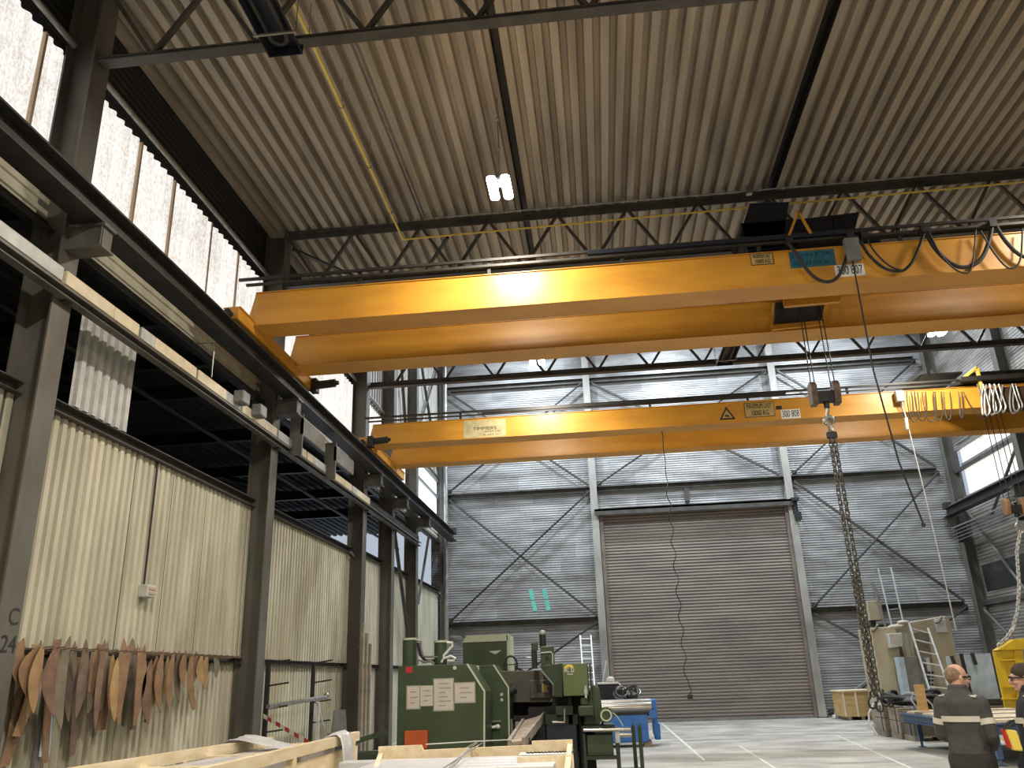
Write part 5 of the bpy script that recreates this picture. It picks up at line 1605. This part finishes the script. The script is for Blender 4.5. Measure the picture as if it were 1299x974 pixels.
MB().prism([fz(1263, 826), fz(1292, 821), fz(1292, 885), (9.62, .06), (9.5, .06)], (0, FY, 0), X1, Z1, (0, .02, 0)).build('web_plate', M['yel2'], t)
for (u0, u1) in (((1264, 826), (9.5, .03)), ((1291, 822), (9.66, .03))):
    s0, s1 = fz(*u0), u1
    MB().bar((s0[0], FY - .02, s0[1]), (s1[0], FY - .02, s1[1]), .2, .05, up=(0, 1, 0)).build('column_flange', M['yel2'], t)
for px, py in ((1278, 838), (1281, 872), (1282, 887)):
    q = fz(px, py)
    MB().bx(q[0] - .2, q[0] + .16, FY - .1, FY + .02, q[1], q[1] + .04).build('stiffener', M['yel2'], t)
MB().prism([fz(1261, 825), fz(1283, 811), fz(1360, 804), fz(1360, 818), fz(1293, 824)], (0, FY - .12, 0), X1, Z1, (0, .26, 0)).build('top_beam', M['yel2'], t, bevel=.015)
MB().bx(9.4, 9.8, FY - .5, FY + .5, 0, .06).build('foot', M['yel2'], t)
MB().bx(11.0, 11.25, FY - .1, FY + .1, 0, fz(1350, 812)[1]).build('rear_column', M['yel2'], t)

# ================================================================== LEFT: RACK STAND, TAPE, CRATES
t = thing('bar_rack', (XL + .6, 18.6, 0), 'dark steel bar rack with short arms against the second cream field', 'rack')
for px, nm in ((341, 840), (398, 840)):
    q = PX(px, nm, X=XL + .25)
    MB().bx(q.x - .04, q.x + .04, q.y - .04, q.y + .04, 0, q.z).build('upright', M['steel'], t)
    for k in range(4):
        z = q.z - .02 - k * .42
        MB().bar((q.x, q.y, z), (q.x + .45, q.y - .05, z + .05), .025, .03).build('arm', M['steel'], t)
a, b = PX(340, 896, X=XL + .5), PX(414, 884, X=XL + .5)
MB().cyl(a, b, .045, n=12).ell(b + V((0, .0, .03)), .07, .07, .07, 12, 8).build('cross_tube', M['galv'], t, smooth=True)
a = PX(404, 890, X=XL + .55)
MB().bar(a, (a.x + .1, a.y - .25, 0), .06, .05).bar(a + V((0, -.1, 0)), (a.x, a.y + .45, .9), .04, .03).build('strut', M['lgrey'], t)
tag(MB().prism([(0, 0), (.45, 0), (.38, .5), (.06, .5)], (XL + .35, 20.4, .75), V((.5, .86, 0)), Z1, (.05, 0, 0)).bx(XL + .3, XL + .75, 20.3, 20.8, 0, .75).build('grey_board', M['grey'], None), 'dark grey board leaning beside the bar rack', 'board')
a, b = PX(334, 908, Y=15.5), PX(392, 942, Y=13.8)
d = b - a
tp = thing('barrier_tape', b, 'red and white barrier tape slanting down from the second left column', 'tape')
for k in range(10):
    p, q = a + d * (k / 10), a + d * ((k + 1) / 10)
    nrm = V((0, 0, 1))
    MB().prism([(0, -.035), (1, -.035), (1, .035), (0, .035)], p, q - p, Z1, V((0, .003, 0))).build('red_stripe' if k % 2 else 'white_stripe', M['red'] if k % 2 else M['white'], tp)

# long crate A with grey profiles
t = thing('long_crate', (-4.6, 10.8, 0), 'long pine packing crate open on top beside the template wall', 'crate')
ZC = 1.1


def cp(px, py, z=ZC): return PX(px, py, Z=z)


A0, A1 = cp(60, 979), cp(343, 935)
B0, B1 = cp(225, 982), cp(453, 928)
for p, q, nm in ((A0, A1, 'side_beam'), (B0, B1, 'side_beam')):
    MB().bar(p - Z1 * .06, q - Z1 * .06, .09, .13).build(nm, M['wood'], t)
    MB().bar(p - Z1 * .45, q - Z1 * .45, .03, .5).build('side_board', M['wood'], t)
    for u in (.05, .5, .95):
        r = p.lerp(q, u)
        MB().bx(r.x - .05, r.x + .05, r.y - .05, r.y + .05, 0, r.z - .12).build('post', M['wood'], t)
for u in (.32, .62, .97):
    p, q = A0.lerp(A1, u), B0.lerp(B1, u)
    MB().bar(p - Z1 * .13, q - Z1 * .13, .16, .05).build('cross_board', M['wood'], t)
p, q = A0 - Z1 * .65, B0 - Z1 * .65
MB().prism([(0, 0), (1, 0), (1, 1), (0, 1)], p, q - p, A1 - A0, (0, 0, .03)).build('bottom_board', M['wood'], t)
for k, u in enumerate((.2, .4, .6, .8)):
    p, q = A0.lerp(B0, u) - Z1 * .2, A1.lerp(B1, u) - Z1 * .2
    o = MB().bar(p.lerp(q, .04), p.lerp(q, .9), .2, .16).build('metal_profile', M['alu'], None, bevel=.01)
    tag(o, 'grey metal profile inside the long pine crate, %s from the wall side' % ORD[k], 'profile', 'profiles in the long crate')
# plastic wrap draped over the crate
def drape(name, path, wdir, lab):
    nU, nV = len(path), 10
    vs, fs = [], []
    random.seed(len(path))
    for i, p in enumerate(path):
        for j in range(nV + 1):
            vs.append(V(p) + V(wdir) * (j / nV) + V((0, random.uniform(-.02, .02), random.uniform(0, .07))))
    for i in range(nU - 1):
        for j in range(nV):
            a_ = i * (nV + 1) + j
            fs.append((a_, a_ + 1, a_ + nV + 2, a_ + nV + 1))
    m = MB().add(vs, fs)
    o = m.build(name, M['wrap'], None, smooth=True, solid=.006)
    sd = o.modifiers.new('sub', 'SUBSURF')
    sd.levels = sd.render_levels = 1
    tag(o, lab, 'wrap')


c0 = cp(285, 943)
drape('plastic_wrap', [c0 + V((-.12, 0, -.35)), c0 + V((-.1, 0, .02)), c0 + V((.2, 0, .03)), c0 + V((.5, .02, -.06)), c0 + V((.85, .1, -.12)), c0 + V((1.1, .1, -.16))], (0, .55, 0), 'white plastic wrap bunched over the wall side of the long crate')
c1_ = cp(425, 935)
drape('plastic_wrap', [c1_ + V((-.25, 0, -.12)), c1_ + V((-.06, 0, .03)), c1_ + V((.1, 0, .03)), c1_ + V((.16, -.1, -.25)), c1_ + V((.2, -.1, -.6))], (0.0, .5, 0), 'white plastic wrap hanging down the near side of the long crate')
# crate B with white profiles
t = thing('profile_crate', (-1.6, 9.4, 0), 'pine crate of white profiles in the foreground before the green machine', 'crate')
F0, F1 = cp(480, 947, 1.16), cp(726, 938, 1.16)
N0, N1 = V((F0.x + .4, 7.6, 1.1)), V((F1.x + .06, 7.6, 1.1))
MB().prism([(0, -.5), (1, -.5), (1, 0), (.79, 0), (.79, -.04), (.23, -.05), (.22, 0.0), (0, 0)], F0, F1 - F0, Z1, (0, .05, 0)).build('end_board', M['wood'], t)
MB().bar(F1 + V((-.03, 0, -.16)), N1 + V((-.03, 0, -.16)), .05, .24).build('side_board', M['wood'], t)
MB().bar(F0 + V((.03, 0, -.16)), N0 + V((.03, 0, -.2)), .05, .2).build('side_board', M['wood'], t)
for p in (F0 + V((.1, .0, 0)), F1 + V((-.1, 0, 0)), N0 + V((.1, .05, 0)), N1 + V((-.1, .05, 0))):
    MB().bx(p.x - .05, p.x + .05, p.y - .05, p.y + .05, 0, .8).build('post', M['wood'], t)
MB().bx(F0.x + .1, F1.x - .02, 7.6, F0.y, .75, .8).build('bottom_board', M['wood'], t)
p, q = PX(668, 954, Z=1.12), PX(727, 952, Z=1.12)
nb0, nb1 = PX(656, 960, Z=1.1), PX(727, 957, Z=1.1)
MB().bar(nb0 - Z1 * .25, nb1 - Z1 * .25, .05, .5).build('end_board', M['wood'], t)
for k in range(7):
    y = F0.y - .2 - k * .28
    o = MB().bx(F0.x + (.08 if k else -.3), F1.x - (.12 if k < 4 else .62), y - .24, y, .98, 1.05).build('white_profile', M['alu'], None, bevel=.008)
    tag(o, 'white metal profile lying in the foreground pine crate, %s from its far board' % ORD[k], 'profile', 'white profiles in the foreground crate')
zz = MB()
q = PX(698, 955, Z=1.06)
hw = [(q.x - .25 + .5 * i / 44, q.y + .02 * (i / 44) + .07 * math.sin(i * 1.9) * (1 if i % 9 else .3), 1.068) for i in range(45)]
MB().bx(q.x - .32, q.x + .17, q.y - .14, q.y + .14, 1.055, 1.063).build('paper_strip', M['white'], t)
MB().tube(hw, .007, 5).build('handwriting', M['ink'], t)
t = thing('wire_strap', (-2.0, 9.4, 1.07), 'thin loose plastic strapping lying across the white profiles', 'strap')
MB().tube([PX(592, 948, Z=1.1), PX(606, 941, Z=1.2), PX(598, 948, Z=1.12), PX(585, 958, Z=1.08), PX(570, 974, Z=1.07)], .008, 6).tube([PX(540, 944, Z=1.19), PX(606, 940, Z=1.2), PX(650, 938, Z=1.19)], .006, 6).build('strap_loop', M['lgrey'], t)
pts = [PX(608, 947, Z=1.1).lerp(PX(565, 976, Z=1.07), i / 40) + V((.04 * math.sin(i * 1.7), .05 * math.cos(i * 1.7), .02 + .02 * math.sin(i * 1.7))) for i in range(41)]
MB().tube(pts, .006, 5).build('curled_strap', M['galv'], t)
# bundle of planks by the third column
t_ = []
for k, px in enumerate((458, 463, 468)):
    q = PX(px, 905, X=-6.1)
    o = MB().bx(q.x - .04, q.x + .02, q.y - .06, q.y + .06, 0, 3.3 - .25 * k).build('upright_plank', M['oldwood'], None)
    tag(o, 'brown plank standing upright at the third left column, %s from the near side' % ORD[k], 'plank', 'upright planks')
# ================================================================== PEOPLE


def remeshed(mb, name, m, parent, voxel=.01, smooth=3):
    me = bpy.data.meshes.new('tmp')
    me.from_pydata([tuple(p) for p in mb.v], [], mb.f)
    bm = bmesh.new()
    bm.from_mesh(me)
    bmesh.ops.recalc_face_normals(bm, faces=bm.faces)
    bm.to_mesh(me)
    bm.free()
    o = bpy.data.objects.new('tmp', me)
    COL.objects.link(o)
    r = o.modifiers.new('r', 'REMESH')
    r.mode = 'VOXEL'
    r.voxel_size = voxel
    s = o.modifiers.new('s', 'SMOOTH')
    s.iterations = smooth
    s.factor = .5
    dg = bpy.context.evaluated_depsgraph_get()
    dg.update()
    me2 = bpy.data.meshes.new_from_object(o.evaluated_get(dg))
    bpy.data.objects.remove(o)
    bpy.data.meshes.remove(me)
    for p in me2.polygons:
        p.use_smooth = True
    me2.materials.clear()
    me2.materials.append(m)
    ob = bpy.data.objects.new(name, me2)
    COL.objects.link(ob)
    if parent:
        ob.parent = parent
    return ob


def oval(c, rx, ry, n=28, sq=2.3):
    out = []
    for i in range(n):
        a = 2 * PI * i / n
        ca, sa = math.cos(a), math.sin(a)
        out.append(V(c) + V((rx * abs(ca) ** (2 / sq) * (1 if ca >= 0 else -1), ry * abs(sa) ** (2 / sq) * (1 if sa >= 0 else -1), 0)))
    return out


def limb(mb, pts, rad, n=16):
    """tapered limb through joints with rounded ends"""
    P, Rr = [], []
    for i in range(len(pts) - 1):
        p, q = V(pts[i]), V(pts[i + 1])
        for k in range(5):
            u = k / 5
            P.append(p.lerp(q, u))
            Rr.append(lerp(rad[i], rad[i + 1], u))
    P.append(V(pts[-1]))
    Rr.append(rad[-1])
    mb.tube(P, Rr, n)
    for p, r in zip(pts, rad):
        mb.ell(p, r, r, r, 14, 10)


def torso(mb, g, z_lo=.86):
    prof = [(.80, .165, .12, 0.0), (.88, .19, .135, 0.0), (.95, .195, .14, .0), (1.03, .185, .14, .01), (1.12, .185, .135, .015), (1.22, .20, .135, .01), (1.32, .215, .135, .0), (1.40, .205, .125, -.01), (1.455, .15, .10, -.015), (1.49, .098, .085, -.015), (1.52, .07, .072, -.01)]
    mb.rings([oval((0, y, z), rx * .88 + g, ry + g) for z, rx, ry, y in prof if z >= z_lo])


def hand(mb, wrist, d, palm_n, side, curl=.5, s=1.0):
    """five fingers on a palm: d = direction of the fingers, palm_n = palm normal, side = thumb side"""
    d, palm_n = V(d).normalized(), V(palm_n).normalized()
    u = d.cross(palm_n).normalized() * side
    w = V(wrist)
    c = w + d * .05 * s
    R = Matrix((u, d, palm_n)).transposed()
    mb.ell(c, .041 * s, .055 * s, .018 * s, 14, 10, R)
    for k, (off, L) in enumerate(((-.030, .060), (-.010, .076), (.011, .08), (.031, .072))):
        b = w + d * .093 * s + u * off * s
        p = [w + d * .05 * s + u * off * .8 * s, b]
        ang = curl * .5
        for f in (.45, .32, .23):
            dd = d * math.cos(ang) + palm_n * math.sin(ang)
            p.append(p[-1] + dd * L * f * s)
            ang += curl
        limb(mb, p, [.011 * s, .0105 * s, .0095 * s, .0085 * s, .007 * s], 8)
    th = [w + d * .02 * s + u * .025 * s, w + d * .045 * s + u * .052 * s + palm_n * .012 * s, w + d * .075 * s + u * .058 * s + palm_n * .03 * s, w + d * .096 * s + u * .05 * s + palm_n * .042 * s]
    limb(mb, th, [.014 * s, .013 * s, .0105 * s, .008 * s], 8)


def head(mb, hc, R):
    def T(x, y, z): return hc + R @ V((x, y, z))
    mb.ell(T(0, -.012, .03), .077, .098, .095, 22, 16, R)          # cranium
    mb.ell(T(0, .022, -.035), .062, .072, .08, 20, 14, R)          # face
    mb.ell(T(0, .045, -.09), .04, .045, .03, 16, 10, R)            # chin
    mb.ell(T(0, .035, -.07), .055, .05, .035, 16, 10, R)           # jaw
    limb(mb, [T(0, .092, .012), T(0, .112, -.025), T(0, .104, -.036)], [.011, .016, .014], 10)   # nose
    for s in (-1, 1):
        mb.ell(T(s * .012, .1, -.036), .009, .01, .008, 8, 6, R)
        mb.ell(T(s * .03, .083, .008), .017, .014, .011, 10, 8, R)  # eyelids
        mb.ell(T(s * .076, -.008, -.012), .011, .02, .032, 12, 8, R)  # ear
        mb.ell(T(s * .081, -.014, .0), .008, .02, .02, 10, 8, R)
        mb.ell(T(s * .035, .07, -.03), .025, .025, .022, 12, 8, R)  # cheek
    mb.ell(T(0, .085, .03), .045, .014, .01, 12, 8, R)             # brow
    mb.ell(T(0, .094, -.062), .023, .010, .006, 10, 8, R)          # lips
    mb.ell(T(0, .092, -.071), .021, .011, .007, 10, 8, R)


def person(name, loc, yaw, head_yaw, label, arms, coat, pants, hairm, hair_full, scale=1.0, glasses=True, skinn=None):
    rt = thing(name, loc, label, 'person')
    rt.rotation_euler = (0, 0, yaw)
    rt.scale = (scale,) * 3
    HZ = 1.615
    hc = V((0, .035, HZ))
    Rh = Matrix.Rotation(head_yaw, 3, 'Z') @ Matrix.Rotation(-.06, 3, 'X')
    legs = [[(-.095, 0, .9), (-.11, .02, .5), (-.125, -.02, .09)], [(.095, 0, .9), (.11, .03, .5), (.13, .0, .09)]]
    lr = [.088, .058, .042]
    b = MB()
    torso(b, -.012, .80)
    limb(b, [(0, -.005, 1.44), (0, .01, 1.6)], [.062, .058], 16)
    head(b, hc, Rh)
    for L in legs:
        limb(b, L, lr)
        f = V(L[-1])
        b.ell(f + V((0, .07, -.045)), .045, .13, .04, 14, 10)
    for (sh, el, wr, fd, pn, sd, cu) in arms:
        limb(b, [sh, el, wr], [.052, .042, .029])
        hand(b, wr, fd, pn, sd, cu)
    body = remeshed(b, 'body', skinn or M['skin'], rt, .0065, 2)
    # jacket
    j = MB()
    torso(j, .014, .95)
    j.rings([oval((0, -.008, z), r + .004, r + .004) for z, r in ((1.46, .095), (1.51, .084), (1.555, .079), (1.56, .072))])
    for (sh, el, wr, fd, pn, sd, cu) in arms:
        sh, el, wr = V(sh), V(el), V(wr)
        mid, mid2 = sh.lerp(el, .5), el.lerp(wr, .5)
        limb(j, [sh, mid, el, mid2, wr.lerp(el, .06)], [.07, .066, .06, .053, .044])
        j.ell(sh + V((-.02 if sh.x > 0 else .02, 0, -.005)), .075, .078, .07, 14, 10)
    jk = remeshed(j, 'jacket', coat, rt, .011, 5)
    # trousers
    p = MB()
    p.rings([oval((0, 0, z), rx, ry) for z, rx, ry in ((.78, .155, .13), (.86, .182, .15), (.93, .184, .15), (1.0, .175, .145))])
    for L in legs:
        k = [V(q) for q in L]
        limb(p, [k[0], k[0].lerp(k[1], .5), k[1], k[1].lerp(k[2], .5), k[2] + V((0, .005, 0))], [.115, .098, .085, .076, .072])
    remeshed(p, 'trousers', pants, rt, .012, 4)
    # boots
    for L in legs:
        f = V(L[-1])
        s_ = MB()
        s_.rings([oval(f + V((0, dy, dz)), rx, ry) for dz, rx, ry, dy in ((-.09, .05, .14, .055), (-.06, .052, .142, .055), (-.035, .048, .12, .04), (0.0, .046, .062, -.005), (.05, .05, .058, -.008))])
        o = s_.build('boot', M['black'], None, smooth=True)
        o.parent = rt
        WLf = WL[o.name]
        o.location = WLf
    # reflective tape round the chest and right sleeve
    bd = MB()
    for z0, z1 in ((1.235, 1.285),):
        rr = [(z0, .193, .151), (z0, .197, .155), (z1, .201, .155), (z1, .197, .151)]
        bd.rings([oval((0, .009, z), rx + .002, ry + .004) for z, rx, ry in rr], cap=False)
    o = bd.build('reflective_band', M['band'], None, smooth=True)
    o.parent = rt
    o.location = WL[o.name]
    for (sh, el, wr, fd, pn, sd, cu) in arms:
        sh, el = V(sh), V(el)
        q0, q1 = sh.lerp(el, .5), sh.lerp(el, .68)
        o = MB().tube([q0, q0.lerp(q1, .5), q1], [.073, .072, .071], 18).build('reflective_band', M['band'], None, smooth=True)
        o.parent = rt
        o.location = WL[o.name]
        s2 = 1 if sh.x > 0 else -1
        c = sh + V((-.045 * s2, .0, .075))
        o = MB().add([c + V((-.03, -.07, -.006)), c + V((.035, -.075, -.022)) if s2 > 0 else c + V((.03, -.07, -.004)), c + V((.035, .05, -.02)) if s2 > 0 else c + V((.03, .05, -.004)), c + V((-.03, .05, -.004))], [(0, 1, 2, 3)]).build('shoulder_patch', M['band'], None, solid=.012)
        o.parent = rt
        o.location = WL[o.name]
    # hair
    h = MB()
    hd = MB()
    if hair_full:
        hd.ell(hc + Rh @ V((0, -.018, .045)), .083, .103, .092, 22, 16, Rh)
    else:
        hd.ell(hc + Rh @ V((0, -.03, .026)), .0795, .088, .088, 22, 16, Rh)
    hr = remeshed(hd, 'hair', hairm, rt, .007, 2)
    if glasses:
        g = MB()
        for s in (-1, 1):
            c = hc + Rh @ V((s * .034, .104, .006))
            g.tube([c + Rh @ V((.026 * math.cos(u), -.006 * abs(math.cos(u)), .018 * math.sin(u))) for u in [2 * PI * k / 16 for k in range(16)]], .0035, 6, closed=True)
            g.bar(hc + Rh @ V((s * .06, .096, .012)), hc + Rh @ V((s * .083, -.005, .008)), .005, .014)
        g.bar(hc + Rh @ V((-.01, .108, .01)), hc + Rh @ V((.01, .108, .01)), .004, .006)
        o = g.build('glasses', M['black'], None)
        o.parent = rt
        o.location = WL[o.name]
    for s in (-1, 1):
        e = MB().ell(hc + Rh @ V((s * .031, .087, .008)), .012, .011, .009, 12, 8).build('eye', M['white'], None, smooth=True)
        e.parent = rt
        e.location = WL[e.name]
        pu = MB().ell(hc + Rh @ V((s * .031, .0965, .008)), .005, .003, .005, 10, 6).build('pupil', M['black'], None)
        pu.parent = e
        pu.location = WL[pu.name] - WL[e.name]
    return rt


# arms: shoulder, elbow, wrist, finger dir, palm normal, thumb side, curl   (+x = the person's right, +y = forward)
arms1 = [((.175, -.01, 1.395), (.225, -.04, 1.12), (.14, .19, 1.0), (-.75, .6, -.2), (0, -.5, -.85), 1, .45),
         ((-.175, -.01, 1.395), (-.225, -.02, 1.12), (-.06, .22, 1.02), (.8, .5, -.2), (0, -.5, -.85), -1, .45)]
fw = math.radians(-40)          # body turned to the right of straight ahead
person('person', (3.42, 9.0, 0), fw, math.radians(-38), 'man with close-cropped hair in a charcoal work jacket, seen from behind', arms1, M['coat'], M['pants'], M['hair'], False, 1.03)
arms2 = [((.175, -.01, 1.395), (.23, .0, 1.11), (.23, .12, .86), (-.1, .25, -.95), (-1, 0, 0), 1, .5),
         ((-.175, -.01, 1.395), (-.23, .02, 1.11), (-.24, .16, .88), (.05, .3, -.95), (1, 0, 0), -1, .5)]
q = PX(1307, 880, Y=8.7)
person('person', (q.x, 8.7, 0), math.radians(58), math.radians(20), 'man in a navy work jacket cut off by the right edge, facing left', arms2, M['coat2'], M['pants'], M['hair2'], True, 1.02)
# radio remote worn by the second man
t = thing('crane_remote', PX(1277, 935, Y=8.45), 'yellow and red radio remote hanging at the right man\'s waist', 'remote')
a, b = PX(1273, 925, Y=8.45), PX(1286, 947, Y=8.45)
MB().prism([(0, 0), (.09, -.02), (.11, -.19), (.03, -.18)], PX(1276, 924, Y=8.42), X1, Z1, (0, .07, 0)).build('remote_case', M['gas'], t, bevel=.012)
MB().prism([(0, 0), (.03, 0), (.05, -.16), (.02, -.15)], PX(1273, 925, Y=8.44), X1, Z1, (0, .07, 0)).build('side_grip', M['red'], t, bevel=.006)
MB().tube([PX(1274, 926, Y=8.45), PX(1275, 920, Y=8.45), PX(1281, 915, Y=8.45), PX(1286, 914, Y=8.5)], .012, 8).tube([PX(1276, 924, Y=8.42), PX(1283, 919, Y=8.42), PX(1287, 917, Y=8.47)], .01, 8).build('carry_strap', M['black'], t)
# ================================================================== LIGHT
w = bpy.data.worlds.new('world')
S.world = w
w.use_nodes = True
w.node_tree.nodes['Background'].inputs['Color'].default_value = (0.75, 0.85, 1, 1)
w.node_tree.nodes['Background'].inputs['Strength'].default_value = 0.6


def lamp(x, y, z, power, col=(1.0, 0.90, 0.74), size=(0.5, 0.5), spread=PI, kind='AREA'):
    l = bpy.data.lights.new('lamp_light', kind)
    l.energy = power
    l.color = col
    if kind == 'AREA':
        l.shape = 'RECTANGLE'
        l.size, l.size_y = size
        l.spread = spread
    else:
        l.shadow_soft_size = 0.12
    o = bpy.data.objects.new('lamp_light', l)
    o.location = (x, y, z)
    COL.objects.link(o)
    return o


WARM = (1.0, 0.92, 0.79)


def twin(x, y, z, power):
    for sx in (-0.115, 0.115):
        o = lamp(x + sx, y, z - 0.045, power / 2, WARM, (0.15, 0.68))
        o.data.shape = 'ELLIPSE'


for (x, y, z, lab) in LAMPS:
    twin(x, y, z, 370)
for x, y, pw in ((-1.2, 4.0, 640), (8.7, 4.0, 520), (8.7, 11.8, 230), (-1.2, -3.0, 640), (8.7, -3.0, 520)):       # the same lamps hang in rows behind and beside the viewer
    twin(x, y, 9.55, pw)
for x in (-2.5, 4.0, 10.5):                                       # cooler lamps of the high bay
    for y in (27.5, 32.6):
        lamp(x, y, 16.4, 760, (0.80, 0.90, 1.0))
S.view_settings.view_transform = 'Standard'
S.view_settings.look = 'None'
S.view_settings.gamma = 1
S.view_settings.use_curve_mapping = False
S.view_settings.exposure = 0.0
S.cycles.use_denoising = True
S.cycles.max_bounces = 6
S.cycles.sample_clamp_indirect = 4
